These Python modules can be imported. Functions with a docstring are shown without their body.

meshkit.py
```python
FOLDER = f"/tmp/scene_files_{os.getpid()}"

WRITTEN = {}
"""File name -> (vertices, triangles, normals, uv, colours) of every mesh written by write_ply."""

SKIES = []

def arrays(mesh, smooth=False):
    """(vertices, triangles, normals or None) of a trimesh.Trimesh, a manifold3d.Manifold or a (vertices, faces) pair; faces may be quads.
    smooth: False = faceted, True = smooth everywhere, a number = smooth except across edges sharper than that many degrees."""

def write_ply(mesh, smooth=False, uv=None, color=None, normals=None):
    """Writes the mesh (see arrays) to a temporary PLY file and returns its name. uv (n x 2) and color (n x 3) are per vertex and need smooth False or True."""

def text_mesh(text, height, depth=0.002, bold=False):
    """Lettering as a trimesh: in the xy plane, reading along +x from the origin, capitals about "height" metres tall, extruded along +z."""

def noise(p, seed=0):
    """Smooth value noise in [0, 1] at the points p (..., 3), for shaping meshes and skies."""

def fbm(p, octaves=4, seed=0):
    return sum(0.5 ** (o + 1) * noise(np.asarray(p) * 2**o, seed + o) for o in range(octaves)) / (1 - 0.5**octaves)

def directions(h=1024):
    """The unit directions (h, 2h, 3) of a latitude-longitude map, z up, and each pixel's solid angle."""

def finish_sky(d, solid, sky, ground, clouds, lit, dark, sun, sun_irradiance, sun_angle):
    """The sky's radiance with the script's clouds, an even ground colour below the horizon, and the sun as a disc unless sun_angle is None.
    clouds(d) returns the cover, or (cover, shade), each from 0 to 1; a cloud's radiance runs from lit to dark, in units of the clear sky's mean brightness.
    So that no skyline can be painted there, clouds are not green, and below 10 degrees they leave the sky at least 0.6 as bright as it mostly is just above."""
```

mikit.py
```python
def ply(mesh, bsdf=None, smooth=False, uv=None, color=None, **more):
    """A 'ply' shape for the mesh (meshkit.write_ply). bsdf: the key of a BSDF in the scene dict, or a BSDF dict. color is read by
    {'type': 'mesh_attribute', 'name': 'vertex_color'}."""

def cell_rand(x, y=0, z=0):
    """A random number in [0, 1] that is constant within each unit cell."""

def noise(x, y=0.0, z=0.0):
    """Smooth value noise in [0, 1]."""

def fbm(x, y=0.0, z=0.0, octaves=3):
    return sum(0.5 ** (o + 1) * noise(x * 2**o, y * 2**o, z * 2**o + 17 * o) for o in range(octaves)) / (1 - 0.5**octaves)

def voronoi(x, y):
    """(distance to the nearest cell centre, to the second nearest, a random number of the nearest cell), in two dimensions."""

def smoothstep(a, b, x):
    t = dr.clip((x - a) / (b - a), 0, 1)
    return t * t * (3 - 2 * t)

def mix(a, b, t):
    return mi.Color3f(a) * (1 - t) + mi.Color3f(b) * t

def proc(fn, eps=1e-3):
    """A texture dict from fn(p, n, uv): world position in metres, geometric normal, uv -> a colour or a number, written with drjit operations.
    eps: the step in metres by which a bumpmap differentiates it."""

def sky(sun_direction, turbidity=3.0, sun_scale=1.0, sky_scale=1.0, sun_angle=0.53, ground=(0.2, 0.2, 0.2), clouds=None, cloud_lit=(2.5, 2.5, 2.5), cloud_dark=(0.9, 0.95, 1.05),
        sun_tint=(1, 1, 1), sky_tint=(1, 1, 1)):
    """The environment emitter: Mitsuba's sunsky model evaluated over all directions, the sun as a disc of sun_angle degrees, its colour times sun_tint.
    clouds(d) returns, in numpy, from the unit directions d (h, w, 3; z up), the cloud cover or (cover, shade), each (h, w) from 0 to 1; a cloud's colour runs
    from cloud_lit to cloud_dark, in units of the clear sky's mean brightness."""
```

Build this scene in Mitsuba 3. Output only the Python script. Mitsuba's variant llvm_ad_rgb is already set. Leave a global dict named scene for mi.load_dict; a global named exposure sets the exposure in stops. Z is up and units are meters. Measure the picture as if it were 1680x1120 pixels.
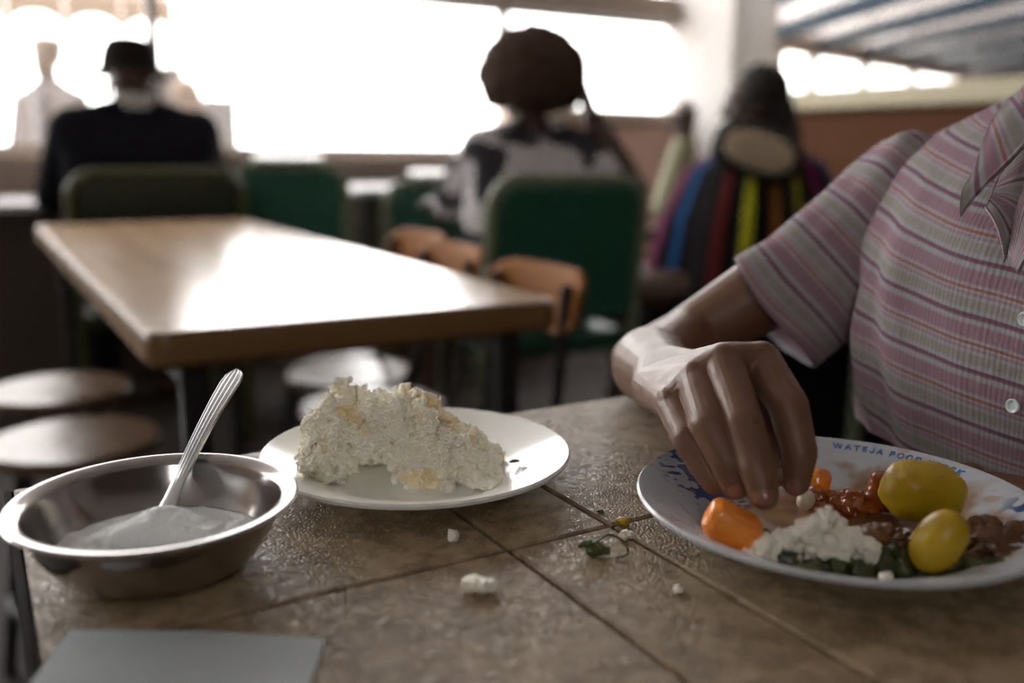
import math, random
import numpy as np, trimesh, manifold3d as m3
import drjit as dr, mitsuba as mi
import mikit, meshkit
from mikit import noise, fbm, voronoi, smoothstep, mix, cell_rand

T = mi.ScalarTransform4f
rng = np.random.default_rng(7)
random.seed(7)
scene, labels = {}, {}

# ------------------------------------------------------------------ camera, sky, exposure
# room axes: x across the tables, y along them towards the windows, z up
PITCH, ROLL, YAW = math.radians(11.6), math.radians(0.5), 0.53
CAM = np.array([0.0, 0.0, 0.965])
_h = np.array([math.sin(YAW), math.cos(YAW), 0]); _r = np.array([math.cos(YAW), -math.sin(YAW), 0]); _z = np.array([0, 0, 1.0])
_fw = math.cos(PITCH) * _h - math.sin(PITCH) * _z
_up = math.cos(ROLL) * (math.sin(PITCH) * _h + math.cos(PITCH) * _z) - math.sin(ROLL) * _r
scene['camera'] = {'type': 'thinlens', 'fov': math.degrees(2 * math.atan(840 / 1533)), 'fov_axis': 'x', 'aperture_radius': 0.0056, 'focus_distance': 0.575,
                   'near_clip': 0.02, 'far_clip': 200.0, 'to_world': T().look_at(origin=CAM.tolist(), target=(CAM + _fw).tolist(), up=_up.tolist())}


def _clouds(d):
    n = meshkit.fbm(d * 3.0, 3, 5)
    return np.clip(0.93 + 0.1 * n, 0, 1), np.clip(0.15 * n, 0, 1)


scene['sky'] = mikit.sky((-0.5, 0.4, 0.75), turbidity=5, sun_scale=0.0, clouds=_clouds, cloud_lit=(2.5, 2.46, 2.4), cloud_dark=(2.0, 2.0, 2.0), ground=(0.3, 0.29, 0.28))
exposure = 5.05

# ------------------------------------------------------------------ materials


def mat(key, color, rough=0.6, metallic=0.0, spec=0.5, **more):
    base = color if isinstance(color, dict) else {'type': 'rgb', 'value': list(color)}
    d = {'type': 'principled', 'base_color': base, 'roughness': rough, 'metallic': metallic, 'specular': spec}
    d.update(more)
    scene[key] = {'type': 'twosided', 'bsdf': d}
    return key


def bumped(key, color, fn, scale, rough=0.6, metallic=0.0, spec=0.5, eps=4e-4, **more):
    mat(key, color, rough, metallic, spec, **more)
    inner = scene[key]['bsdf']
    scene[key] = {'type': 'twosided', 'bsdf': {'type': 'bumpmap', 'arbitrary': mikit.proc(fn, eps), 'scale': scale, 'nested': inner}}
    return key


def col_tile(p, n, uv):
    a = fbm(p.x * 70, p.y * 70, p.z * 70, 3)
    s = noise(p.x * 900, p.y * 900, 3.0)
    b = noise(p.x * 18 + 5, p.y * 18, 1.0)
    c = mix((0.20, 0.135, 0.075), (0.34, 0.25, 0.15), smoothstep(0.3, 0.7, a))
    c = mix(c, (0.40, 0.32, 0.23), 0.55 * smoothstep(0.68, 0.9, s))
    return mix(c, (0.17, 0.115, 0.075), 0.22 * smoothstep(0.45, 0.8, b))


def bump_tile(p, n, uv):
    f1, f2, r = voronoi(p.x * 420 + 0.6 * noise(p.x * 200, p.y * 200), p.y * 420)
    return smoothstep(0.0, 0.45, f2 - f1) * 0.7 + 0.6 * noise(p.x * 170, p.y * 170, 2.0)


bumped('m_tile', mikit.proc(col_tile), bump_tile, 0.0010, rough=0.30, spec=0.5)
mat('m_grout', (0.035, 0.028, 0.02), 0.9)
mat('m_edge', (0.015, 0.013, 0.012), 0.9, spec=0.1)
mat('m_black', (0.012, 0.012, 0.013), 0.45)


def col_wood(p, n, uv):
    g = fbm(p.x * 38 + 2 * noise(p.y * 2, p.x * 3), p.y * 1.6, p.z * 20, 3)
    return mix((0.27, 0.175, 0.105), (0.42, 0.295, 0.19), g)


mat('m_tabletop', mikit.proc(col_wood), 0.18, spec=0.5)
mat('m_tableedge', (0.16, 0.085, 0.03), 0.42)


def col_orange(p, n, uv):
    g = fbm(p.x * 30, p.y * 9, p.z * 60, 3)
    return mix((0.20, 0.068, 0.008), (0.31, 0.115, 0.014), g)


mat('m_orangewood', mikit.proc(col_orange), 0.65, spec=0.2)
mat('m_seat', (0.13, 0.08, 0.05), 0.28, spec=0.4)
mat('m_greenvinyl', (0.014, 0.085, 0.054), 0.5)
mat('m_glare_ledge', (0.80, 0.80, 0.78), 0.25, spec=0.7)  # white colour stands for window glare on the chair tops
mat('m_greenframe', (0.17, 0.20, 0.13), 0.4)
mat('m_olivevinyl', (0.012, 0.02, 0.010), 0.5)
mat('m_oliveframe', (0.05, 0.055, 0.012), 0.45)
mat('m_steelleg', (0.35, 0.35, 0.36), 0.3, metallic=1.0)


def col_floor(p, n, uv):
    a = fbm(p.x * 3, p.y * 3, 0.0, 3)
    return mix((0.014, 0.010, 0.009), (0.034, 0.026, 0.023), a)


mat('m_floor', mikit.proc(col_floor), 0.7, spec=0.25)


def col_plaster(p, n, uv):
    return mix((0.50, 0.47, 0.44), (0.60, 0.57, 0.54), fbm(p.x * 2, p.y * 2, p.z * 2, 3))


mat('m_plaster', mikit.proc(col_plaster), 0.85)
mat('m_lowwall', (0.33, 0.26, 0.21), 0.7)
mat('m_darkwall', (0.06, 0.045, 0.035), 0.8)
mat('m_sill', (0.52, 0.43, 0.35), 0.55)
mat('m_pinkwall', (0.62, 0.41, 0.34), 0.75)
mat('m_brownwall', (0.095, 0.042, 0.022), 0.85, spec=0.1)
mat('m_cap', (0.42, 0.37, 0.24), 0.5)
mat('m_pillar', (0.66, 0.63, 0.61), 0.7)
mat('m_frame', (0.30, 0.26, 0.23), 0.5)
mat('m_ceiling', (0.80, 0.76, 0.76), 0.8)
mat('m_ceilgloss', (0.80, 0.75, 0.75), 0.3, spec=0.6)
mat('m_beam', (0.02, 0.04, 0.06), 0.7, spec=0.2)
scene['m_pane'] = {'type': 'thindielectric', 'int_ior': 1.5}
mat('m_pave', (0.55, 0.53, 0.50), 0.85)  # pale as if sunlit, to bounce light up onto the hall ceiling
mat('m_awning', (0.17, 0.125, 0.09), 0.8)
mat('m_pale', (0.14, 0.13, 0.125), 0.8)
mat('m_outsuit', (0.105, 0.09, 0.085), 0.8)
mat('m_outskin', (0.135, 0.10, 0.08), 0.6)
mat('m_outshirt', (0.17, 0.16, 0.165), 0.8)
mat('m_outcap', (0.14, 0.105, 0.08), 0.8)

mat('m_china', (0.80, 0.82, 0.79), 0.16, spec=0.55, clearcoat=0.4, clearcoat_gloss=0.9)


def col_bigplate(p, n, uv):
    x, y = p.x - 0.413, p.y - 0.340
    r = dr.sqrt(x * x + y * y)
    base = mi.Color3f(0.46, 0.49, 0.53)  # dulled partly for the darkening towards the right of the frame
    # blue flower print on the left of the well, brushed petals
    fx, fy = p.x - 0.386, p.y - 0.415
    fr = dr.sqrt(fx * fx * 1.6 + fy * fy)
    petals = smoothstep(0.62, 0.70, noise(p.x * 260, p.y * 330, 7.0) + 0.42 * smoothstep(0.040, 0.006, fr)) * smoothstep(0.047, 0.026, fr)
    base = mix(base, (0.018, 0.06, 0.22), petals)
    gx, gy = p.x - 0.50, p.y - 0.262
    gr = dr.sqrt(gx * gx + gy * gy)
    base = mix(base, (0.018, 0.05, 0.18), smoothstep(0.55, 0.65, noise(p.x * 170, p.y * 200, 9.0)) * smoothstep(0.036, 0.02, gr))
    # sauce: pools in the well, smears on the rim
    sx, sy = p.x - 0.430, p.y - 0.335
    sr = dr.sqrt(sx * sx + sy * sy)
    wet = smoothstep(0.082, 0.058, sr + 0.045 * (fbm(p.x * 60, p.y * 60, 3.0, 3) - 0.5))
    base = mix(base, mix((0.20, 0.075, 0.02), (0.36, 0.19, 0.05), noise(p.x * 90, p.y * 90, 4.0)), 0.92 * wet)
    smear = smoothstep(0.66, 0.76, fbm(p.x * 120 + 3, p.y * 120, 1.0, 3)) * smoothstep(0.045, 0.075, r)
    base = mix(base, (0.40, 0.25, 0.10), 0.5 * smear)
    return base


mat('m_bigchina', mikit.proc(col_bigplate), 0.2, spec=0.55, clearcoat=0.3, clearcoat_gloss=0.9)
mat('m_print', (0.02, 0.16, 0.42), 0.35)
mat('m_steel', (0.42, 0.40, 0.39), 0.17, metallic=1.0)
mat('m_steelrim', (0.75, 0.72, 0.70), 0.28, metallic=1.0)
mat('m_spoon', (0.70, 0.74, 0.76), 0.2, metallic=1.0)
bumped('m_sugar', (0.90, 0.95, 0.97), lambda p, n, uv: noise(p.x * 1800, p.y * 1800, p.z * 1800), 0.0003, rough=0.7, eps=2e-4)


def col_mash(p, n, uv):
    a = smoothstep(0.54, 0.86, fbm(p.x * 55 + 3, p.y * 55, p.z * 55, 2))
    b = fbm(p.x * 300, p.y * 300, p.z * 300, 2)
    c = mix((0.86, 0.82, 0.68), (0.95, 0.93, 0.84), b)
    return mix(c, (0.90, 0.74, 0.38), 0.75 * a)


mat('m_mash', mikit.proc(col_mash), 0.5, spec=0.4, sheen=0.2)
mat('m_ricewhite', (0.80, 0.76, 0.66), 0.5)


def col_yellow(p, n, uv):
    a = fbm(p.x * 90, p.y * 90, p.z * 90, 2)
    c = mix((0.38, 0.215, 0.008), (0.52, 0.36, 0.015), a)
    return mix(c, (0.16, 0.09, 0.02), 0.25 * smoothstep(0.80, 0.9, noise(p.x * 300, p.y * 420, p.z * 420)))


mat('m_yellow', mikit.proc(col_yellow), 0.38)
mat('m_carrot', mikit.proc(lambda p, n, uv: mix((0.70, 0.17, 0.015), (0.85, 0.30, 0.03), fbm(p.x * 140, p.y * 140, p.z * 140, 2))), 0.22, spec=0.7)
mat('m_tomato', mikit.proc(lambda p, n, uv: mix((0.15, 0.024, 0.008), (0.36, 0.095, 0.015), fbm(p.x * 120, p.y * 120, p.z * 120, 2))), 0.18, spec=0.7)
mat('m_greens', mikit.proc(lambda p, n, uv: mix((0.010, 0.016, 0.006), (0.06, 0.07, 0.018), fbm(p.x * 160, p.y * 160, p.z * 160, 2))), 0.3)
mat('m_stew', mikit.proc(lambda p, n, uv: mix((0.045, 0.018, 0.006), (0.17, 0.075, 0.025), fbm(p.x * 130, p.y * 130, p.z * 130, 2))), 0.28)
mat('m_herb', (0.07, 0.09, 0.02), 0.4)
mat('m_onion', (0.62, 0.52, 0.40), 0.3)
mat('m_paper', (0.42, 0.47, 0.49), 0.8)


def bump_skin(p, n, uv):
    f1, f2, r = voronoi(p.x * 800 + 400 * p.z, p.y * 800 + 300 * p.z)
    return f2 - f1


bumped('m_skin', mikit.proc(lambda p, n, uv: mix((0.115, 0.055, 0.031), (0.165, 0.084, 0.050), fbm(p.x * 60, p.y * 60, p.z * 60, 3))), bump_skin, 0.00012, rough=0.42, spec=0.45, eps=2e-4)
mat('m_skindark', (0.075, 0.038, 0.024), 0.5)
mat('m_nail', (0.20, 0.085, 0.055), 0.25, spec=0.6)
mat('m_hair', (0.014, 0.010, 0.009), 0.7)
mat('m_afro', (0.065, 0.036, 0.024), 0.85)
mat('m_eye', (0.55, 0.52, 0.48), 0.2)
mat('m_lips', (0.17, 0.06, 0.05), 0.45)


def col_shirt(p, n, uv):
    v = uv.y / 0.037
    v = v + 0.012 * noise(uv.x * 40, uv.y * 300)
    t = v - dr.floor(v)

    def band(a, b, s=0.012):
        return smoothstep(a - s, a + s, t) * (1 - smoothstep(b - s, b + s, t))

    c = mi.Color3f(0.58, 0.57, 0.62)
    c = mix(c, (0.50, 0.45, 0.41), band(0.16, 0.34, 0.03) * 0.9)
    c = mix(c, (0.50, 0.29, 0.37), band(0.62, 0.88, 0.035) * 0.9)
    c = mix(c, (0.55, 0.40, 0.47), band(0.40, 0.46))
    c = mix(c, (0.56, 0.19, 0.12), band(0.50, 0.56) * 0.85)
    c = mix(c, (0.27, 0.08, 0.15), (band(0.00, 0.075) + band(0.985, 1.02)) * 0.85)
    # fine seersucker checks
    k = noise(uv.x * 1500, uv.y * 90)
    w = 0.5 + 0.5 * dr.sin(uv.x * 2 * dr.pi / 0.0026) * 1.0
    return c * (0.42 + 0.12 * w) * (0.9 + 0.2 * k)  # overall factor also carries lens darkening at the frame edge


bumped('m_shirt', mikit.proc(col_shirt), lambda p, n, uv: dr.sin(uv.x * 2 * dr.pi / 0.0026) * 0.5 + dr.sin(uv.y * 2 * dr.pi / 0.0026) * 0.35, 0.0002, rough=0.85, spec=0.2, eps=2e-4)
mat('m_button', (0.62, 0.70, 0.70), 0.15, spec=0.8)
mat('m_trousers', (0.010, 0.010, 0.012), 0.9, spec=0.12)
mat('m_suit', (0.008, 0.008, 0.012), 0.9, spec=0.12)
mat('m_hat', (0.014, 0.011, 0.010), 0.9, spec=0.12)
mat('m_whitecollar', (0.55, 0.52, 0.50), 0.7)


def col_blouse(p, n, uv):
    a = noise(p.x * 17 + 2 * noise(p.y * 9, p.z * 9), p.y * 10, p.z * 14)
    b = fbm(p.x * 30 + 9, p.y * 30, p.z * 22, 2)
    c = mix((0.75, 0.73, 0.75), (0.55, 0.53, 0.57), b)
    return mix(c, (0.012, 0.012, 0.02), smoothstep(0.47, 0.55, a) * 0.97)


mat('m_blouse', mikit.proc(col_blouse), 0.8)


def col_wrap(p, n, uv):
    s = uv.x * 21.0
    i = dr.floor(s)
    f = s - i
    k = i - 7.0 * dr.floor(i / 7.0)
    on = smoothstep(0.26, 0.34, f) * (1 - smoothstep(0.66, 0.74, f))
    c = mi.Color3f(0.012, 0.010, 0.012)
    for j, q in enumerate([(0.42, 0.40, 0.02), (0.16, 0.03, 0.03), (0.01, 0.01, 0.01), (0.02, 0.09, 0.24), (0.20, 0.035, 0.11), (0.34, 0.31, 0.03), (0.26, 0.11, 0.02)]):
        c = mix(c, q, on * dr.select(dr.abs(k - j) < 0.5, 1.0, 0.0))
    return c


mat('m_wrap', mikit.proc(col_wrap), 0.9, spec=0.1)
mat('m_bag', (0.012, 0.012, 0.012), 0.6)
mat('m_flap', (0.58, 0.46, 0.33), 0.7)
mat('m_palesleeve', (0.34, 0.33, 0.22), 0.8)
mat('m_whitetop', (0.55, 0.53, 0.56), 0.25, spec=0.6)

# ------------------------------------------------------------------ mesh helpers


def cat(parts):
    vs, fs, k = [], [], 0
    for v, f in parts:
        vs.append(np.asarray(v, float)); fs.append(np.asarray(f, int) + k); k += len(v)
    return np.vstack(vs), np.vstack(fs)


def hull(points):
    m = m3.Manifold.hull_points(np.asarray(points, float)).to_mesh()
    return np.array(m.vert_properties[:, :3], float), np.array(m.tri_verts)


def box(x0, x1, y0, y1, z0, z1, b=0.004):
    b = min(b, 0.45 * (x1 - x0), 0.45 * (y1 - y0), 0.45 * (z1 - z0))
    pts = []
    for sx in (0, 1):
        for sy in (0, 1):
            for sz in (0, 1):
                c = np.array([x1 if sx else x0, y1 if sy else y0, z1 if sz else z0], float)
                s = np.array([-1 if sx else 1, -1 if sy else 1, -1 if sz else 1]) * b
                for k in range(3):
                    o = s.copy(); o[k] = 0
                    pts.append(c + o)
    return hull(pts)


def xf(mesh, rotz=0.0, loc=(0, 0, 0), rotx=0.0, roty=0.0, scale=1.0):
    v, f = mesh
    v = np.asarray(v, float) * scale
    if rotx:
        c, s = math.cos(rotx), math.sin(rotx); v = v @ np.array([[1, 0, 0], [0, c, -s], [0, s, c]]).T
    if roty:
        c, s = math.cos(roty), math.sin(roty); v = v @ np.array([[c, 0, s], [0, 1, 0], [-s, 0, c]]).T
    if rotz:
        c, s = math.cos(rotz), math.sin(rotz); v = v @ np.array([[c, -s, 0], [s, c, 0], [0, 0, 1]]).T
    return v + np.asarray(loc, float), f


def skin_grid(rings, closed=True, cap0=True, cap1=True):
    """rings (m, n, 3) -> mesh, the n points of a ring joined round when closed."""
    R = np.asarray(rings, float); m, n = R.shape[:2]
    v = R.reshape(-1, 3); f = []
    J = range(n if closed else n - 1)
    for i in range(m - 1):
        for j in J:
            a, b = i * n + j, i * n + (j + 1) % n
            f += [[a, b, b + n], [a, b + n, a + n]]
    vs = [v]
    k = len(v)
    if closed and cap0:
        vs.append(R[0].mean(0)[None]); f += [[k, (j + 1) % n, j] for j in range(n)]; k += 1
    if closed and cap1:
        vs.append(R[-1].mean(0)[None]); o = (m - 1) * n; f += [[k, o + j, o + (j + 1) % n] for j in range(n)]
    return np.vstack(vs), np.array(f)


def lathe(profile, n=72, loc=(0, 0, 0)):
    """profile of (r, z), closed loop when first == last radius is not zero."""
    a = np.linspace(0, 2 * np.pi, n, endpoint=False)
    P = np.asarray(profile, float)
    rings = np.stack([np.stack([r * np.cos(a), r * np.sin(a), 0 * a + z], 1) for r, z in P])
    v, f = skin_grid(rings, True, False, False)
    return v + np.asarray(loc, float), f


def frames(path):
    P = np.asarray(path, float)
    t = np.gradient(P, axis=0); t /= np.linalg.norm(t, axis=1, keepdims=True)
    u = np.cross(t[0], [0, 0, 1.0] if abs(t[0][2]) < 0.9 else [1.0, 0, 0]); u /= np.linalg.norm(u)
    U = []
    for k in range(len(P)):
        u = u - t[k] * (u @ t[k]); u /= np.linalg.norm(u); U.append(u.copy())
    U = np.array(U)
    return P, t, U, np.cross(t, U)


def tube(path, r, n=10):
    P, t, U, W = frames(path)
    r = np.broadcast_to(np.asarray(r, float), (len(P),))
    a = np.linspace(0, 2 * np.pi, n, endpoint=False)
    rings = P[:, None] + r[:, None, None] * (np.cos(a)[None, :, None] * U[:, None] + np.sin(a)[None, :, None] * W[:, None])
    return skin_grid(rings)


def bez(pts, n=16):
    """Catmull-Rom through the points."""
    P = np.asarray(pts, float)
    if len(P) == 2:
        return P[0] + np.linspace(0, 1, n)[:, None] * (P[1] - P[0])
    Q = np.vstack([2 * P[0] - P[1], P, 2 * P[-1] - P[-2]])
    out = []
    for i in range(1, len(Q) - 2):
        for t in np.linspace(0, 1, n, endpoint=False):
            a, b, c, d = Q[i - 1:i + 3]
            out.append(0.5 * ((2 * b) + (c - a) * t + (2 * a - 5 * b + 4 * c - d) * t * t + (3 * b - a - 3 * c + d) * t ** 3))
    out.append(P[-1])
    return np.array(out)


def slab4(x0, x1, y0, y1, z0, z1, b):
    R = lambda i, z: [(x0 + i, y0 + i, z), (x1 - i, y0 + i, z), (x1 - i, y1 - i, z), (x0 + i, y1 - i, z)]
    v = np.array(R(0, z0) + R(0, z1 - b) + R(b, z1), float)
    f = [[0, 2, 1], [0, 3, 2], [8, 9, 10], [8, 10, 11]]
    for o in (0, 4):
        for j in range(4):
            a_, b_ = o + j, o + (j + 1) % 4
            f += [[a_, b_, b_ + 4], [a_, b_ + 4, a_ + 4]]
    return v, np.array(f)


_ico = trimesh.creation.icosphere(subdivisions=2)
ICO = np.array(_ico.vertices)
ICO1 = np.array(trimesh.creation.icosphere(subdivisions=1).vertices)


ICO3 = np.array(trimesh.creation.icosphere(subdivisions=3).vertices)


def ball(c, r, pts=ICO):
    return np.asarray(c, float) + pts * np.asarray(r, float)


def hullm(*balls):
    return m3.Manifold.hull_points(np.vstack([ball(c, r) for c, r in balls]))


def union(ms):
    return m3.Manifold.batch_boolean(list(ms), m3.OpType.Add)


def bones(lst):
    return [hullm((p, a), (q, b)) for p, a, q, b in lst]


def soften(man, length, it=10, keep=False):
    m = man.refine_to_length(length).to_mesh()
    tm = trimesh.Trimesh(np.array(m.vert_properties[:, :3], float), np.array(m.tri_verts), process=True)
    if it:
        before = np.array(tm.vertices)
        trimesh.smoothing.filter_taubin(tm, lamb=0.5, nu=0.52, iterations=it)
        now = np.array(tm.vertices)
        away = ~(np.linalg.norm(now - before, axis=1) < 6 * length + 0.004)
        now[away] = before[away]
        tm.vertices = now
    return np.array(tm.vertices), np.array(tm.faces)


def normals(mesh):
    return np.array(trimesh.Trimesh(*mesh, process=False).vertex_normals)


def lumpy(man, length, amp, freq, seed=0, it=2, ridged=False):
    v, f = soften(man, length, it)
    n = normals((v, f))
    d = meshkit.fbm(v * freq, 4, seed) - 0.5
    if ridged:
        d = 0.6 * d + 0.5 * (0.25 - np.abs(meshkit.fbm(v * freq * 0.6, 3, seed + 9) - 0.5) * 1.6)
    v = v + n * (d * 2 * amp)[:, None]
    return v, f


_taken = {}


def numbered(base):
    k = _taken.get(base, -1) + 1
    _taken[base] = k
    return base if k == 0 else f'{base}_{k:03d}'


def add(key, mesh, material, smooth=30, **more):
    scene[key] = mikit.ply(mesh, material, smooth, **more)
    return key


def thing(name, label, cat_, group=None, mesh=None, material=None, smooth=30, **more):
    key = numbered(name)
    labels[key] = {'label': label, 'category': cat_}
    if group:
        labels[key]['group'] = group
    if mesh is not None:
        add(key, mesh, material, smooth, **more)
    return key


def part(parent, name, mesh, material, smooth=30, label=None, kind=None, **more):
    key = numbered(parent + '__' + name)
    add(key, mesh, material, smooth, **more)
    if label or kind:
        labels[key] = {k: v for k, v in (('label', label), ('kind', kind)) if v}
    return key


def struct(key, mesh, material, label=None, smooth=False):
    _taken.setdefault(key, 0)
    add(key, mesh, material, smooth)
    labels[key] = {'kind': 'structure'}
    if label:
        labels[key]['label'] = label
    return key


# ------------------------------------------------------------------ the room
ZT = 2.08                                   # ceiling of the hall beyond
WY = 4.6                                    # inner face of the window wall
X0, X1, Y0, ZC = -4.6, 3.95, -2.6, 3.05     # room extents, ceiling
struct('floor', box(X0 - 0.1, 13.5, Y0 - 0.1, WY + 0.12, -0.1, 0.0), 'm_floor', 'dark worn floor')
MULL = [-4.6, -2.84, -1.01, 0.82, 2.65, 3.95]  # leftmost windows lie out of view, extended to light the shirt
SILL, SILLR, LINT = 0.95, 1.185, 1.715
struct('wall_back', cat([box(X0, 2.65, WY, WY + 0.15, 0, SILL - 0.04), box(2.65, 3.95, WY, WY + 0.15, 0, SILLR - 0.05), box(X0, 3.95, WY, WY + 0.15, LINT + 0.05, 1.86), box(X0, 3.95, WY, WY + 0.15, 2.86, ZC)]), 'm_lowwall', 'low brown wall under the bright windows')
struct('trim_1', box(X0, 2.65, WY - 0.10, WY + 0.15, SILL - 0.04, SILL), 'm_sill', 'pale window sill')
struct('trim_2', box(2.65, 3.95, WY - 0.06, WY + 0.15, SILLR - 0.05, SILLR), 'm_sill', 'pale raised window sill beside the pillar')
struct('trim_3', box(X0, 3.95, WY - 0.03, WY + 0.15, LINT, LINT + 0.05), 'm_frame', 'lintel over the windows')
struct('wall_back__panel', box(2.67, 3.9, WY - 0.012, WY, 0.1, SILLR - 0.06), 'm_pinkwall')
for i in range(5):
    a, b = MULL[i], MULL[i + 1]
    s = SILLR if i == 4 else SILL
    for z0, z1, nm in ((s, LINT, i + 1), (1.86, 2.86, i + 6)):  # upper row is out of view, placed to light level surfaces from higher
        w = struct(f'window_{nm}', box(a + 0.008, b - 0.008, WY + 0.055, WY + 0.061, z0 + 0.004, z1 - 0.004, 0.001), 'm_pane', {3: 'bright window behind the man in the hat', 4: 'wide bright window between the man in the hat and the afro', 5: 'bright window between the afro and the white pillar'}.get(nm))
        fr = [box(a - 0.024, a + 0.024, WY + 0.02, WY + 0.09, z0, z1), box(a, b, WY + 0.04, WY + 0.08, z0, z0 + 0.02), box(a, b, WY + 0.04, WY + 0.08, z1 - 0.02, z1)]
        part(w, 'frame', cat(fr), 'm_frame')
struct('wall_left', box(X0 - 0.15, X0, Y0, WY + 0.15, 0, ZC), 'm_lowwall')
struct('wall_front', cat([box(X0 - 0.15, 13.5, Y0 - 0.15, Y0, 0, 1.9), box(X0 - 0.15, 13.5, Y0 - 0.15, Y0, 2.8, ZC), box(X0 - 0.15, -3.0, Y0 - 0.15, Y0, 1.9, 2.8), box(-1.4, 13.5, Y0 - 0.15, Y0, 1.9, 2.8)]), 'm_darkwall')
w = struct('window_16', box(-3.0, -1.4, Y0 - 0.08, Y0 - 0.074, 1.9, 2.8, 0.001), 'm_pane', 'unseen high window behind the viewer, lighting the sides that face it')  # out of view, placed to light the near sides of food and furniture
part(w, 'frame', cat([box(x - 0.02, x + 0.02, Y0 - 0.1, Y0 - 0.05, 1.9, 2.8) for x in (-2.98, -2.2, -1.42)]), 'm_frame')
# pillar at the end of the window wall
struct('wall_pillar', box(3.85, 4.20, 4.13, WY + 0.15, 0, ZC, 0.01), 'm_pillar', 'white square pillar', 30)
# half-height partition running from the pillar towards the viewer on the right
struct('wall_partition', box(3.95, 4.07, -2.5, 4.13, 0, 1.18), 'm_brownwall', 'brown half-height partition wall')
struct('wall_header', box(3.95, 4.07, -2.6, 4.13, ZT + 0.1, ZC), 'm_plaster')
part('wall_partition', 'cap', box(3.90, 4.12, -2.5, 4.128, 1.182, 1.285, 0.012), 'm_cap', label='beige cap of the partition')
# the long hall beyond the partition: far wall with windows, beamed ceiling
A, Bp = np.array([6.85, 7.30]), np.array([13.2, 9.05])
dW = (Bp - A) / np.linalg.norm(Bp - A); nW = np.array([dW[1], -dW[0]]); LW = np.linalg.norm(Bp - A)


def far_box(s0, s1, t0, t1, z0, z1, b=0.004):
    m = box(s0, s1, t0, t1, z0, z1, b)
    return xf(m, rotz=math.atan2(dW[1], dW[0]), loc=(A[0], A[1], 0))


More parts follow.
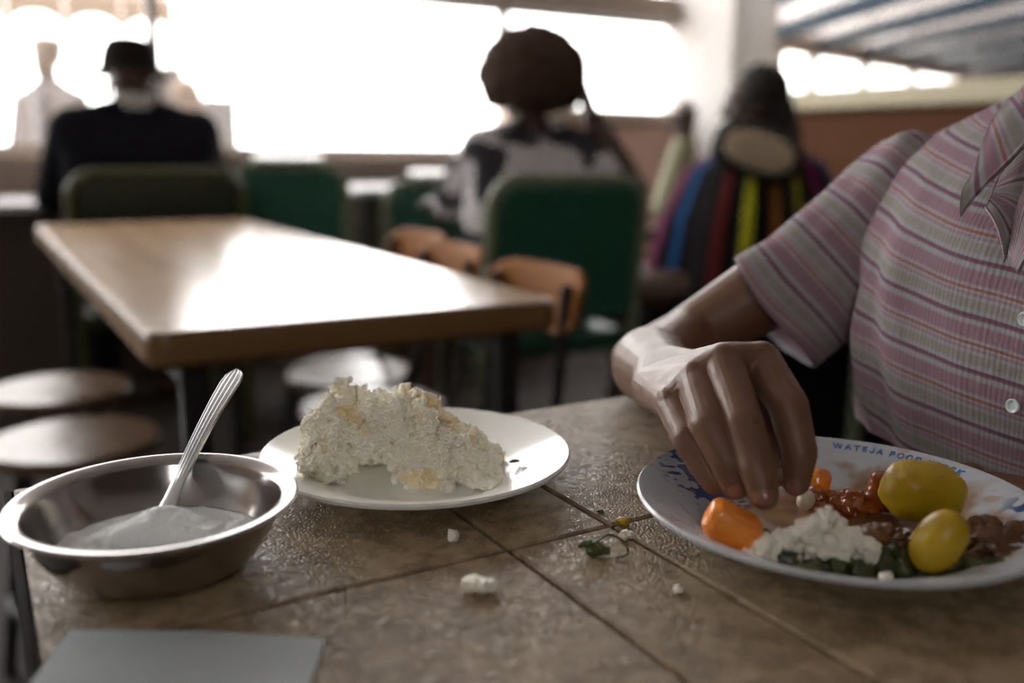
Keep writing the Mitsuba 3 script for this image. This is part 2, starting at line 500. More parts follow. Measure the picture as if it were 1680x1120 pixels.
struct('unseen_floor_hall', box(4.12, 13.5, WY + 0.12, 9.2, -0.1, 0.0), 'm_plaster')  # out of view, pale to bounce window light onto the hall ceiling
struct('unseen_floor_hall_near', box(4.12, 13.5, Y0, WY + 0.12, 0.0005, 0.006), 'm_plaster')  # unseen pale sheet over the dark floor, bouncing light upward
struct('wall_far', cat([far_box(-0.35, LW, 0.0, 0.15, 0, 1.35), far_box(-0.35, LW, 0.0, 0.15, ZT - 0.05, 2.4), far_box(-0.35, -0.05, 0.0, 0.15, 1.35, ZT - 0.05)]), 'm_lowwall', 'far wall of the hall beyond the partition')
ed = [-0.05, 0.95, 1.75, 3.1, 4.6, LW]
for i in range(5):
    w = struct(f'window_{i + 11}', far_box(ed[i] + 0.06, ed[i + 1] - 0.06, 0.07, 0.076, 1.37, ZT - 0.06, 0.001), 'm_pane', 'bright hall window just right of the white pillar' if i == 0 else None)
    part(w, 'frame', far_box(ed[i] - 0.07, ed[i] + 0.07, 0.02, 0.12, 1.35, ZT - 0.05), 'm_frame')
struct('ceiling', cat([box(X0 - 0.1, 4.12, Y0 - 0.1, WY + 0.15, ZC, ZC + 0.1)]), 'm_ceiling')
hc = np.array([[4.0, Y0 - 0.1], [13.5, Y0 - 0.1], [13.5, 9.2], Bp + [0.3, 0.1], A - dW * 0.4, [4.22, 4.2]])
struct('ceiling_hall', hull(np.vstack([np.c_[hc, np.full(len(hc), ZT + 0.12)], np.c_[hc, np.full(len(hc), ZT + 0.2)]])), 'm_ceilgloss', 'pale slatted ceiling of the hall')
bd = np.array([math.sin(0.44), math.cos(0.44)])
for i in range(11):
    e = A + dW * (-0.4 + 1.15 * i)
    q = e - bd * 7.5
    side = np.array([bd[1], -bd[0]]) * 0.17
    pts = [np.r_[c + s * side, z] for c in (e, q) for s in (-1, 1) for z in (ZT + 0.06, ZT + 0.119)]
    part('ceiling_hall', 'beam', hull(pts), 'm_beam', False, label='dark blue ceiling beam' if i == 0 else None)
struct('wall_right', box(13.4, 13.55, Y0, 9.2, 0, 2.4), 'm_darkwall')

# ------------------------------------------------------------------ outside
struct('floor_street', box(-30, 60, WY + 0.16, 60, -0.35, -0.15), 'm_pave', 'pale street outside the windows')

# ------------------------------------------------------------------ front table
FT = thing('dining_table', 'brown tile-topped dining table in the foreground under the bowl and plates', 'table')
part(FT, 'slab', box(0.012, 0.523, -0.88, 0.647, 0.715, 0.7455, 0.002), 'm_grout', label='dark grout between the tiles')
part(FT, 'edge_trim', cat([box(0.006, 0.0105, -0.88, 0.652, 0.712, 0.7485, 0.001), box(0.5245, 0.529, -0.88, 0.652, 0.712, 0.7485, 0.001), box(0.006, 0.529, 0.6485, 0.653, 0.712, 0.7480, 0.001)]), 'm_edge')
xs = [0.0115, 0.2417, 0.3107, 0.5235]
ys = [0.648, 0.4145, 0.181, -0.0525, -0.286, -0.5195, -0.753, -0.88]
g = 0.0015
for j in range(len(ys) - 1):
    for i in range(3):
        part(FT, 'tile', slab4(xs[i] + (g if i else 0), xs[i + 1] - (g if i < 2 else 0), ys[j + 1] + g, ys[j] - (g if j else 0), 0.738, 0.75, 0.0012), 'm_tile', False)
for x in (0.06, 0.475):
    for y in (0.57, -0.80):
        part(FT, 'leg', box(x - 0.018, x + 0.018, y - 0.018, y + 0.018, 0, 0.7148), 'm_black')

# ------------------------------------------------------------------ far table
LT = thing('dining_table', 'long brown wooden table gleaming in the window light behind the food', 'table')


def rounded_slab(x0, x1, y0, y1, z0, z1, r, b):
    pts = []
    for cx, cy, a0 in ((x1 - r, y1 - r, 0), (x0 + r, y1 - r, 90), (x0 + r, y0 + r, 180), (x1 - r, y0 + r, 270)):
        for a in np.radians(np.linspace(a0, a0 + 90, 7)):
            pts.append((cx, cy, r, a))
    rings = []
    for zz, ins in ((z0, b), (z0 + b, 0), (z1 - b, 0), (z1 - 0.3 * b, 0.3 * b), (z1, b)):
        rings.append([(cx + (rr - ins) * math.cos(a), cy + (rr - ins) * math.sin(a), zz) for cx, cy, rr, a in pts])
    return skin_grid(rings)


part(LT, 'edge_band', rounded_slab(0.165, 0.728, 1.10, 2.83, 0.712, 0.7535, 0.03, 0.008), 'm_tableedge', label='darker wooden edge')
part(LT, 'tabletop', rounded_slab(0.170, 0.723, 1.105, 2.825, 0.752, 0.7565, 0.026, 0.002), 'm_tabletop')
for x in (0.225, 0.665):
    for y in (1.155, 2.775):
        part(LT, 'leg', box(x - 0.016, x + 0.016, y - 0.016, y + 0.016, 0, 0.7118), 'm_black')
    part(LT, 'rail', box(x - 0.010, x + 0.010, 1.172, 2.758, 0.67, 0.7, 0.003), 'm_black')


# ------------------------------------------------------------------ stools and wooden chairs
def seat_disc(r, z, h=0.028):
    return lathe([(0.0001, z - h), (r - 0.012, z - h), (r, z - h + 0.008), (r, z - 0.008), (r - 0.004, z - 0.002), (r - 0.02, z), (0.0001, z - 0.004)], 48)


def stool(x, y, label, rot=0.0, r=0.148, z=0.455):
    t = thing('stool', label, 'stool', 'round stools at the long table')
    part(t, 'seat', xf(seat_disc(r, z), rot, (x, y, 0)), 'm_seat', label='round glossy seat')
    for k in range(4):
        a = rot + math.pi / 4 + k * math.pi / 2
        c, s = math.cos(a), math.sin(a)
        part(t, 'leg', tube([(x + 0.09 * c, y + 0.09 * s, z - 0.029), (x + 0.15 * c, y + 0.15 * s, 0.0)], 0.011, 8), 'm_black')
    ring = [(x + 0.128 * math.cos(a), y + 0.128 * math.sin(a), 0.16) for a in np.linspace(0, 2 * np.pi, 33)]
    part(t, 'foot_ring', tube(ring, 0.007, 6), 'm_black')
    return t


stool(0.145, 2.19, 'round brown stool left of the long table, farther of the two')
stool(0.135, 1.78, 'round dark brown stool left of the long table, nearest behind the steel bowl', 0.4)
stool(0.80, 2.345, 'round stool with white gleaming seat under the right side of the long table, farthest one', 0.2)


def wood_chair(x, y, rot, label, group='wooden chairs along the long table', top=0.775, back=0.15, w=0.27):
    """faces -x before rot; seat centre at (x, y)"""
    t = thing('wooden_chair', label, 'chair', group)
    P = lambda m: xf(m, rot, (x, y, 0))
    part(t, 'seat', P(seat_disc(0.150, 0.455)), 'm_seat', label='round glossy seat')
    a = np.linspace(-1, 1, 15)
    bx = back + 0.018 - 0.035 * (1 - a ** 2) * -1 * 0.6
    rings = []
    for yy, xx in zip(a * w / 2, bx):
        e = abs(yy) / (w / 2)
        hh = 0.054 * (1 - 0.35 * max(0, e - 0.8) / 0.2)
        zc = top - 0.056
        rr = []
        for k in np.linspace(0, 2 * np.pi, 16, endpoint=False):
            c, s = math.cos(k), math.sin(k)
            rr.append((xx + 0.0065 * np.sign(c) * abs(c) ** 0.5 + 0.02 * (s * hh / 0.054), yy, zc + hh * np.sign(s) * abs(s) ** 0.4))
        rings.append(rr)
    part(t, 'backrest', P(skin_grid(rings)), 'm_orangewood', 40, label='orange-brown curved wooden backrest')
    for s in (-1, 1):
        part(t, 'back_post', P(tube(bez([(0.10, s * 0.105, 0.428), (0.145, s * 0.105, 0.52), (0.160, s * 0.105, 0.67), (0.166, s * 0.105, 0.75)], 6), 0.009, 8)), 'm_black')
        part(t, 'leg', P(tube([(0.09, s * 0.10, 0.426), (0.15, s * 0.15, 0.0)], 0.011, 8)), 'm_black')
        part(t, 'leg', P(tube([(-0.09, s * 0.10, 0.426), (-0.14, s * 0.15, 0.0)], 0.011, 8)), 'm_black')
    return t


wood_chair(0.665, 1.35, 0.06, 'wooden chair with orange-brown back nearest the eating person, beside the long table')
wood_chair(0.69, 1.74, 0.0, 'wooden chair with orange-brown back, second one along the long table')
wood_chair(0.755, 2.04, 0.05, 'wooden chair with orange-brown back, farthest along the long table')


# ------------------------------------------------------------------ green chairs
def green_chair(x, y, rot, label, vinyl='m_greenvinyl', frame='m_greenframe', top=None, w=0.46, zt=0.905, zb=0.50, d=0.05, lean=0.10, group='padded chairs with green backs'):
    """faces +y before rot, backrest plane at y"""
    t = thing('padded_chair', label, 'chair', group)

    def P(m):
        v, f = m
        v = np.array(v, float)
        v[:, 1] -= lean * np.maximum(v[:, 2] - 0.46, 0)
        return xf((v, f), rot, (x, y, 0))

    def pad(x0, x1, z0, z1, y0, y1, r, b):
        m = rounded_slab(x0, x1, z0, z1, y0, y1, r, b)
        return m[0][:, [0, 2, 1]], m[1][:, ::-1]
    part(t, 'backrest', P(pad(-w / 2 + 0.02, w / 2 - 0.02, zb, zt - 0.03, -d / 2, d / 2, 0.05, 0.012)), vinyl, 40)
    path = [(-w / 2 + 0.004, 0, 0.0), (-w / 2 + 0.004, 0, 0.44), (-w / 2 + 0.004, 0, zt - 0.09)]
    path += [(-w / 2 + 0.074 - 0.07 * math.cos(a), 0, zt - 0.09 + 0.07 * math.sin(a)) for a in np.radians([22, 45, 68, 90])]
    path += [(-p[0], p[1], p[2]) for p in reversed(path)]
    fr = tube(path, 0.019, 10)
    part(t, 'back_frame', P(fr), frame, label='painted tube frame round the backrest')
    if top:  # ledge whitened and tilted to stand for glare on the backrest top
        part(t, 'glare_ledge', P(xf(box(-w / 2 + 0.08, w / 2 - 0.08, -0.04, 0.04, -0.009, 0.009, 0.006), 0, (0, -0.012, zt + 0.014), rotx=0.22)), top, 40, label='ledge along the top of the backrest, white to stand for window glare')
    part(t, 'seat', P(rounded_slab(-w / 2 + 0.01, w / 2 - 0.01, 0.01, 0.43, 0.40, 0.465, 0.05, 0.02)), vinyl, 40)
    for s in (-1, 1):
        part(t, 'leg', P(tube([(s * (w / 2 - 0.03), 0.40, 0.40), (s * (w / 2 - 0.02), 0.42, 0.0)], 0.014, 8)), frame)
    return t


green_chair(0.52, 3.05, 0.0, 'dark olive padded chair that the man in the hat sits on', 'm_olivevinyl', 'm_oliveframe', w=0.50, zt=0.905)
green_chair(1.02, 3.34, -0.25, 'empty green padded chair right of the man in the hat', top='m_glare_ledge', zt=0.915, w=0.40)
green_chair(1.50, 3.02, -0.20, 'empty green padded chair directly left of the woman with the afro', top='m_glare_ledge', zt=0.865)
green_chair(1.405, 2.13, -0.10, 'big green padded chair that the woman with the afro sits on', w=0.46, zt=0.905)
green_chair(2.40, 1.86, 0.45, 'dark green padded chair under the person in the striped wrap', 'm_olivevinyl', 'm_greenframe', zt=0.62)


# tables along the windows
def window_table(x0, x1, y0, y1, z, label):
    t = thing('window_table', label, 'table')
    part(t, 'tabletop', rounded_slab(x0, x1, y0, y1, z - 0.03, z, 0.03, 0.006), 'm_whitetop', label='white glossy top')
    part(t, 'panel', box(x0 + 0.06, x1 - 0.06, y0 + 0.05, y0 + 0.08, 0.05, z - 0.031), 'm_darkwall')
    for x in (x0 + 0.05, x1 - 0.05):
        for y in (y0 + 0.05, y1 - 0.05):
            part(t, 'leg', box(x - 0.018, x + 0.018, y - 0.018, y + 0.018, 0, z - 0.0305), 'm_black')


window_table(-0.10, 0.95, 3.80, 4.55, 0.76, 'white-topped table in front of the man in the hat by the window')
window_table(1.42, 2.45, 3.70, 4.45, 0.80, 'white-topped table by the window behind the green chairs')

# ------------------------------------------------------------------ side plate and mash
PX, PY = 0.246, 0.544


def plate_profile(R, h, well, foot):
    return [(0.0001, 0.0055), (well * 0.9, 0.0055), (well, 0.0065), (well + 0.3 * (R - well), 0.55 * h), (R - 0.004, h - 0.0008), (R - 0.0012, h), (R, h - 0.0012), (R - 0.0008, h - 0.0034), (R - 0.006, h - 0.0045),
            (well + 0.32 * (R - well), 0.55 * h - 0.0045), (foot + 0.004, 0.0022), (foot + 0.002, 0.0), (foot - 0.002, 0.0), (foot - 0.004, 0.002), (0.0001, 0.002)]


thing('side_plate', 'plain white side plate holding the mound of pale mash', 'plate', None, lathe(plate_profile(0.102, 0.0205, 0.062, 0.055), 96, (PX, PY, 0.75)), 'm_china', 50)

e1 = np.array([0.863, -0.506])                     # the long axis of the mound on the side plate
e2 = np.array([0.506, 0.863])


def heap(c, items, z):
    """items (a, b, h, r): offsets right / away / up in metres and lump radius"""
    out = []
    for a, b, h_, r in items:
        q = np.asarray(c) + a * e1 + b * e2
        rot = trimesh.transformations.random_rotation_matrix(rng.random(3))[:3, :3]
        s = r * rng.uniform(0.75, 1.2, 3)
        out.append(m3.Manifold.hull_points((ICO1 * s * (1 + 0.14 * rng.standard_normal((len(ICO1), 1)))) @ rot.T + np.r_[q, z + h_]))
    return union(out)


# silhouette of the mash: (right offset from plate centre, top height), metres
sil = np.array([(-0.073, 0.0), (-0.070, 0.034), (-0.062, 0.040), (-0.056, 0.052), (-0.050, 0.058), (-0.044, 0.053), (-0.036, 0.049), (-0.025, 0.050), (-0.014, 0.053), (-0.006, 0.052), (0.003, 0.048), (0.010, 0.046), (0.019, 0.037), (0.026, 0.030), (0.034, 0.026), (0.041, 0.019), (0.048, 0.014), (0.054, 0.006)])
items = []
for k in range(60):                                 # inner body
    a = rng.uniform(-0.060, 0.040)
    top = np.interp(a, sil[:, 0], sil[:, 1]) - 0.010
    if top < 0.004:
        continue
    h_ = top * rng.random()
    if False:
        continue
    items.append((a, rng.uniform(-0.004, 0.018) if -0.045 < a < -0.010 else rng.uniform(-0.012, 0.016), max(0.004, h_), 0.009))
for k in range(1050):
    a = rng.uniform(-0.071, 0.053)
    top = np.interp(a, sil[:, 0], sil[:, 1])
    h_ = top * rng.uniform(0.0, 1.0) ** 0.8
    depth = 0.031 * math.sqrt(max(0.04, 1 - (h_ / (top + 0.008)) ** 2)) * (1.0 if a < 0.02 else 0.85)
    b = (-1 if rng.random() < 0.68 else 1) * depth * rng.uniform(0.72, 1.0)
    if b < 0 and -0.043 < a < -0.010 and h_ < 0.021 - 0.7 * abs(a + 0.027):
        continue                                    # the hollow at the front
    r = rng.choice([0.0022, 0.0030, 0.0042, 0.0056], p=[0.34, 0.33, 0.22, 0.11]) * rng.uniform(0.85, 1.15)
    items.append((a, b - 0.003, max(0.002, h_ - r * 0.5), r))
for a, b, h_, r in [(-0.053, 0.0, 0.054, 0.0045), (-0.050, 0.002, 0.058, 0.0032), (-0.045, 0.0, 0.0555, 0.0036), (-0.044, 0.0, 0.059, 0.0022), (-0.008, 0.0, 0.053, 0.004), (-0.005, 0.0, 0.056, 0.0026), (0.036, -0.004, 0.024, 0.004), (0.037, -0.004, 0.028, 0.003), (0.050, -0.012, 0.010, 0.006),
                    (-0.055, -0.026, 0.006, 0.009), (-0.047, -0.030, 0.005, 0.007), (-0.060, -0.018, 0.008, 0.009), (0.004, -0.032, 0.006, 0.009), (0.006, -0.034, 0.013, 0.008), (0.000, -0.033, 0.004, 0.008), (0.012, -0.031, 0.006, 0.008), (0.014, -0.030, 0.014, 0.006),
                    (0.024, -0.026, 0.005, 0.008), (0.034, -0.025, 0.005, 0.008), (0.043, -0.020, 0.005, 0.007), (0.030, -0.022, 0.012, 0.007)]:
    items.append((a, b, h_, r))
for a in np.linspace(-0.044, -0.010, 9):
    items += [(a, 0.010, 0.007, 0.009), (a, 0.012, 0.017, 0.009)]
for k in range(46):                                 # loose chunks that stand proud
    a = rng.uniform(-0.066, 0.046)
    top = np.interp(a, sil[:, 0], sil[:, 1])
    h_ = top * rng.uniform(0.05, 1.0)
    if -0.043 < a < -0.010 and h_ < 0.022:
        continue
    dep = 0.031 * math.sqrt(max(0.05, 1 - (h_ / (top + 0.008)) ** 2))
    items.append((a, -dep * rng.uniform(0.95, 1.12) - 0.003 if rng.random() < 0.7 else dep, max(0.004, h_ - 0.002), rng.uniform(0.0038, 0.0068)))
mash = lumpy(heap((PX, PY), items, 0.7565), 0.0009, 0.0013, 520, 3, it=5, ridged=True)
_n = normals(mash)
mash[0][:] += _n * ((meshkit.fbm(mash[0] * 150, 3, 21) - 0.5) * 0.0062 - 0.0022 * np.clip(1 - np.abs(meshkit.fbm(mash[0] * 120, 2, 33) - 0.5) * 9, 0, 1) + (meshkit.noise(mash[0] * 900, 8) - 0.5) * 0.0026)[:, None]
_P = np.array(plate_profile(0.102, 0.0205, 0.062, 0.055)[:6])
mash[0][:, 2] = np.maximum(mash[0][:, 2], 0.7501 + np.interp(np.hypot(mash[0][:, 0] - PX, mash[0][:, 1] - PY), _P[:, 0], _P[:, 1]))
thing('mashed_food', 'crumbly mound of white mash with yellowish patches on the white side plate', 'food', None, mash, 'm_mash', True)


def crumb(x, y, z, r, label, material='m_ricewhite', name='crumb', n=3, group=None, stretch=(1, 1, 0.8), seed=1, cat_='crumb'):
    its = []
    R = np.random.default_rng(seed)
    for k in range(n):
        o = R.uniform(-0.9, 0.9, 2) * r * 0.8 if n > 1 else (0, 0)
        its.append(m3.Manifold.hull_points(np.array([x + o[0], y + o[1], z + r * stretch[2] * 0.75]) + ICO1 * r * np.array(stretch) * R.uniform(0.7, 1.0) * (1 + 0.18 * R.standard_normal((len(ICO1), 1)))))
    v, f = lumpy(union(its), max(0.0006, r / 5), r * 0.12, 2.2 / r, seed, it=2)
    v[:, 2] = np.maximum(v[:, 2], z + 0.0001)
    return thing(name, label, cat_, group, (v, f), material, True)


crumb(0.246, 0.496, 0.7562, 0.0052, 'flat white crumb at the front of the white side plate', seed=2, n=4)
crumb(0.266, 0.485, 0.7585, 0.0042, 'yellowish crumb on the front rim of the white side plate', 'm_mash', seed=3)
crumb(0.221, 0.440, 0.75, 0.0042, 'small oval white grain on the tiles below the white side plate', n=1, stretch=(0.75, 1.25, 0.9), seed=4)
crumb(0.205, 0.378, 0.75, 0.0055, 'largest white crumb on the tiles in the foreground', 'm_mash', n=5, seed=6)
crumb(0.307, 0.394, 0.75, 0.0034, 'white crumb beside the green leaf scrap left of the printed plate', n=4, seed=7)
crumb(0.318, 0.410, 0.75, 0.0036, 'yellow crumb on the grout line left of the printed plate', 'm_yellow', n=2, seed=8)
crumb(0.290, 0.329, 0.75, 0.0027, 'small round white crumb on the tiles in front of the printed plate', n=1, seed=9)
crumb(0.3165, 0.4335, 0.75, 0.0016, 'tiny green speck on the tile between the two plates', 'm_herb', n=2, seed=10, name='herb_speck', cat_='herb')
crumb(0.303, 0.512, 0.7606, 0.0022, 'dark green herb scrap on the right side of the white side plate', 'm_herb', n=2, seed=11, name='herb_speck', cat_='herb', stretch=(1.6, 0.9, 0.6))
crumb(0.2975, 0.567, 0.7655, 0.0013, 'tiny herb speck near the back rim of the white side plate', 'm_herb', n=1, seed=12, name='herb_speck', cat_='herb', stretch=(2.0, 0.7, 0.5))
crumb(0.301, 0.4965, 0.7605, 0.0026, 'translucent flake near the right rim of the white side plate', 'm_china', n=2, seed=13, name='flake', stretch=(1.3, 1, 0.3))
# green leaf scrap: a crumpled bit with a looping stem
lf = soften(union([hullm(((0.276, 0.384, 0.7535), 0.0032), ((0.283, 0.381, 0.7535), 0.0026)), hullm(((0.277, 0.388, 0.7565), 0.0024), ((0.279, 0.381, 0.7560), 0.0026)), hullm(((0.2715, 0.388, 0.7565), 0.0018), ((0.275, 0.386, 0.757), 0.0022))]), 0.0008, 2)
lf[0][:] += normals(lf) * ((meshkit.fbm(lf[0] * 500, 3, 4) - 0.5) * 0.002)[:, None]
lf[0][:, 2] = np.maximum(lf[0][:, 2], 0.7501)
LS = thing('leaf_scrap', 'crumpled dark green leaf scrap with a looped stem on the tiles', 'leaf')
part(LS, 'leaf', lf, 'm_herb', True)
part(LS, 'stem', tube(bez([(0.279, 0.383, 0.7590), (0.286, 0.383, 0.7612), (0.2925, 0.379, 0.7580), (0.2925, 0.374, 0.7525), (0.285, 0.3745, 0.7512)], 8), 0.0007, 6), 'm_herb', True)

# ------------------------------------------------------------------ steel bowl, sugar, spoon
BX, BY = 0.072, 0.484
prof = [(0.0001, 0.0012), (0.032, 0.0012), (0.040, 0.0030), (0.049, 0.0095), (0.0565, 0.0200), (0.0605, 0.0300), (0.0622, 0.0345), (0.0635, 0.0372), (0.0670, 0.0392), (0.0702, 0.0390), (0.0715, 0.0378), (0.0702, 0.0366), (0.0672, 0.0370), (0.0645, 0.0352),
        (0.0615, 0.0300), (0.0575, 0.0192), (0.050, 0.0085), (0.041, 0.0018), (0.0330, 0.0), (0.0001, 0.0)]
thing('steel_bowl', 'stainless steel bowl with a wide rolled rim holding white sugar', 'bowl', None, lathe(prof, 128, (BX, BY, 0.75)), 'm_steel', 35)
n_r, n_a = 60, 160
rings = []
a = np.linspace(0, 2 * np.pi, n_a, endpoint=False)
for i in range(1, n_r + 1):
    rr = 0.0515 * i / n_r
    x, y = rr * np.cos(a), rr * np.sin(a)
    dx, dy = x - 0.004, y - 0.008
    zz = 0.0135 + 0.0145 * np.exp(-(dx ** 2 + dy ** 2) / 0.021 ** 2) + 0.005 * np.exp(-((x + 0.020) ** 2 + (y - 0.004) ** 2) / 0.015 ** 2) + 0.005 * np.exp(-((x - 0.026) ** 2 + (y + 0.012) ** 2) / 0.016 ** 2)
    zz = zz + (0.009 * (meshkit.fbm(np.stack([x, y, 0 * x], 1) * 75, 4, 2) - 0.5) + 0.002 * (meshkit.fbm(np.stack([x, y, 0 * x], 1) * 420, 2, 6) - 0.5)) * min(1, (n_r + 2 - i) / 6)
    rings.append(np.stack([x, y, zz], 1))
rings.append(np.stack([0.048 * np.cos(a), 0.048 * np.sin(a), 0 * a + 0.0100], 1))
v, f = skin_grid(np.array(rings))
thing('sugar', 'heap of white sugar inside the steel bowl', 'sugar', None, (v + [BX, BY, 0.75], f), 'm_sugar', True)

# spoon: from the buried bowl over the back rim to the fluted tip
s0, s1 = np.array([0.078, 0.497, 0.774]), np.array([0.147, 0.613, 0.8205])
ax = (s1 - s0); ax /= np.linalg.norm(ax)
wid = np.cross(ax, [0.30, 0.9, 0.1]); wid -= ax * (wid @ ax)
side = np.array([e1[0], e1[1], 0.0]); side -= ax * (side @ ax); side /= np.linalg.norm(side)
nor = np.cross(side, ax)
if nor[2] < 0:
    nor = -nor
SP = thing('spoon', 'steel teaspoon with a fluted handle standing in the sugar bowl', 'spoon')
L = float(np.linalg.norm(s1 - s0)) + 0.002
prof_t = np.array([0, 0.08, 0.18, 0.35, 0.55, 0.75, 0.88, 0.95, 0.985, 1.0])
prof_w = np.array([0.0050, 0.0040, 0.0038, 0.0043, 0.0052, 0.0063, 0.0068, 0.0060, 0.0040, 0.0006])
tt = np.linspace(0, 1, 60)
tt = np.r_[tt[:-4], np.linspace(tt[-4], 1, 10)]
rings = []
for t in tt:
    w_ = np.interp(t, prof_t, prof_w)
    c = s0 + ax * L * t + nor * (0.004 * math.sin(t * math.pi) - 0.003 * t)
    u = np.linspace(-1, 1, 41)
    th = 0.0011 * np.sqrt(np.maximum(0, 1 - u ** 8)) + 0.00005
    fl = 0.00050 * np.cos(u * 4.5 * np.pi) * smooth if (smooth := min(1.0, max(0.0, (t - 0.12) / 0.2))) > 0 else 0 * u
    up_ = c + np.outer(u * w_, side) + np.outer(th + fl * (np.abs(u) < 0.93) + 0.0012 * (1 - u ** 2), nor)
    lo_ = c + np.outer(u[::-1] * w_, side) + np.outer(-th[::-1] + 0.0008 * (1 - u[::-1] ** 2), nor)
    rings.append(np.vstack([up_, lo_]))
part(SP, 'handle', skin_grid(np.array(rings)), 'm_spoon', 40, label='fluted steel handle')
bc = s0 - ax * 0.012
sb = trimesh.creation.icosphere(subdivisions=3)
q = np.array(sb.vertices)
q = bc + np.outer(q[:, 0] * 0.012, side) + np.outer(q[:, 1] * 0.019, ax) + np.outer(np.minimum(q[:, 2], 0.1) * 0.005, nor)
part(SP, 'spoon_bowl', (q, np.array(sb.faces)), 'm_spoon', True)

# ------------------------------------------------------------------ paper
pa = np.array([[0.024, 0.434], [0.122, 0.370], [0.075, 0.286], [-0.012, 0.352]])
pr = []
for i in np.linspace(0, 1, 14):
    row = []
    for j in np.linspace(0, 1, 14):
        q = (1 - i) * ((1 - j) * pa[0] + j * pa[1]) + i * ((1 - j) * pa[3] + j * pa[2])
        row.append((q[0], q[1], 0.7512 + 0.0016 * math.sin(3 * j + 2 * i) ** 2))
    pr.append(row)
top_ = np.array(pr)
v1, f1 = skin_grid(top_, closed=False)
v2 = v1 - [0, 0, 0.0005]
b = [i for i in range(14)] + [13 + 14 * i for i in range(1, 14)] + [195 - j for j in range(1, 14)] + [182 - 14 * i for i in range(1, 13)]
sidef = []
for k in range(len(b)):
    p, q = b[k], b[(k + 1) % len(b)]
    sidef += [[p, p + 196, q + 196], [p, q + 196, q]]
thing('paper_napkin', 'bluish white sheet of paper lying on the near left corner of the tiles', 'paper', None, (np.vstack([v1, v2]), np.vstack([f1[:, ::-1], f1 + 196, np.array(sidef)])), 'm_paper', 30)

# ------------------------------------------------------------------ printed plate with the meal
QX, QY = 0.413, 0.340
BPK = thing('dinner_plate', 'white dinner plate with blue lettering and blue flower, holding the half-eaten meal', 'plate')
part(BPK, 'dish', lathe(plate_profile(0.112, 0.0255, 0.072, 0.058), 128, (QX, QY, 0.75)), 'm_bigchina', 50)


def settle(mesh, cx, cy, R, h, well, foot, z0=0.75):
    P = np.array(plate_profile(R, h, well, foot)[:6])
    v = mesh[0]
    v[:, 2] = np.maximum(v[:, 2], z0 + np.interp(np.hypot(v[:, 0] - cx, v[:, 1] - cy), P[:, 0], P[:, 1]) + 0.0001)
    return mesh


def on_plate(mesh):
    return settle(mesh, QX, QY, 0.112, 0.0255, 0.072, 0.058)


def rim_z(r):
    P = np.array(plate_profile(0.112, 0.0255, 0.072, 0.058)[:6])
    return 0.75 + np.interp(r, P[:, 0], P[:, 1])


def arc_text(text, a0, height, r0, step):
    """capitals standing on radius r0, read from inside the plate, letter by letter clockwise"""
    out = []
    a = a0
    for ch in text:
        if ch == ' ':
            a -= step * 0.9
            continue
        m = meshkit.text_mesh(ch, height, 0.0003, ch not in 'EO')
        v = np.array(m.vertices); f = np.array(m.faces)
        v2_, f2_ = trimesh.remesh.subdivide_to_size(v, f, 0.0025)
        ang = a - v2_[:, 0] / (r0 + height / 2)
        rad = r0 + v2_[:, 1]
        # slightly slanted serif-like feet are left to the bold cut
        z = rim_z(rad) + 0.00025 + v2_[:, 2]
        out.append((np.stack([QX + rad * np.cos(ang), QY + rad * np.sin(ang), z], 1), f2_))
        a -= (v[:, 0].max() + 0.0012) / (r0 + height / 2)
    return cat(out)


part(BPK, 'lettering', arc_text('WATEJA FOOD KIOSK', math.radians(42), 0.0046, 0.1005, 0.026), 'm_print', False, label='blue lettering on the rim')


def chunk(name, label, cat_, material, c, size, z, rot=0.0, tilt=(0, 0), rough_=0.10, length=0.0018, pw=0.6, seed=0, group=None, cut=None):
    """a rounded lump: superellipsoid of half sizes, turned, noise on the surface"""
    s = trimesh.creation.icosphere(subdivisions=4)
    q = np.array(s.vertices)
    q = np.sign(q) * np.abs(q) ** pw
    q *= np.asarray(size)
    if cut is not None:
        nn, dd = np.asarray(cut[0], float), cut[1]
        nn /= np.linalg.norm(nn)
        over = np.maximum(q @ nn - dd, 0)
        q -= np.outer(over, nn)
    nrm = normals((q, np.array(s.faces)))
    q += nrm * ((meshkit.fbm(q * (1.6 / max(size)) + seed, 4, seed) - 0.5) * 2 * rough_ * min(size))[:, None]
    v, f = xf((q, np.array(s.faces)), rot, (0, 0, 0), tilt[0], tilt[1])
    v += [c[0], c[1], z - v[:, 2].min()]
    on_plate((v, f))
    return thing(name, label, cat_, group, (v, f), material, True)


ZP = 0.7558
R1 = -0.53
chunk('carrot_chunk', 'bright orange carrot chunk by the fingertips on the left of the printed plate', 'food', 'm_carrot', (0.333, 0.338), (0.0150, 0.0100, 0.0100), ZP + 0.004, R1 - 0.25, (0.1, 0.45), 0.14, pw=0.5, seed=1)
chunk('potato_chunk', 'large yellow potato piece at the back right of the printed plate', 'food', 'm_yellow', (0.455, 0.315), (0.0225, 0.015, 0.0165), ZP + 0.004, R1 + 0.15, (0.2, 0.12), 0.13, pw=0.66, seed=2)
chunk('potato_chunk', 'smooth oval yellow potato at the front right of the printed plate', 'food', 'm_yellow', (0.4045, 0.2685), (0.0118, 0.0115, 0.0175), ZP + 0.003, R1, (0.15, 0.42), 0.03, pw=0.95, seed=3)
chunk('carrot_chunk', 'glossy dark orange carrot piece left of the large yellow potato', 'food', 'm_tomato', (0.4545, 0.339), (0.0115, 0.010, 0.0115), ZP + 0.001, 0.4, (0.2, 0.3), 0.12, pw=0.7, seed=4)
chunk('carrot_chunk', 'small yellow-orange piece beside the index finger at the back of the printed plate', 'food', 'm_carrot', (0.439, 0.377), (0.009, 0.008, 0.009), ZP + 0.001, 0.2, (0, 0.2), 0.12, pw=0.8, seed=5)
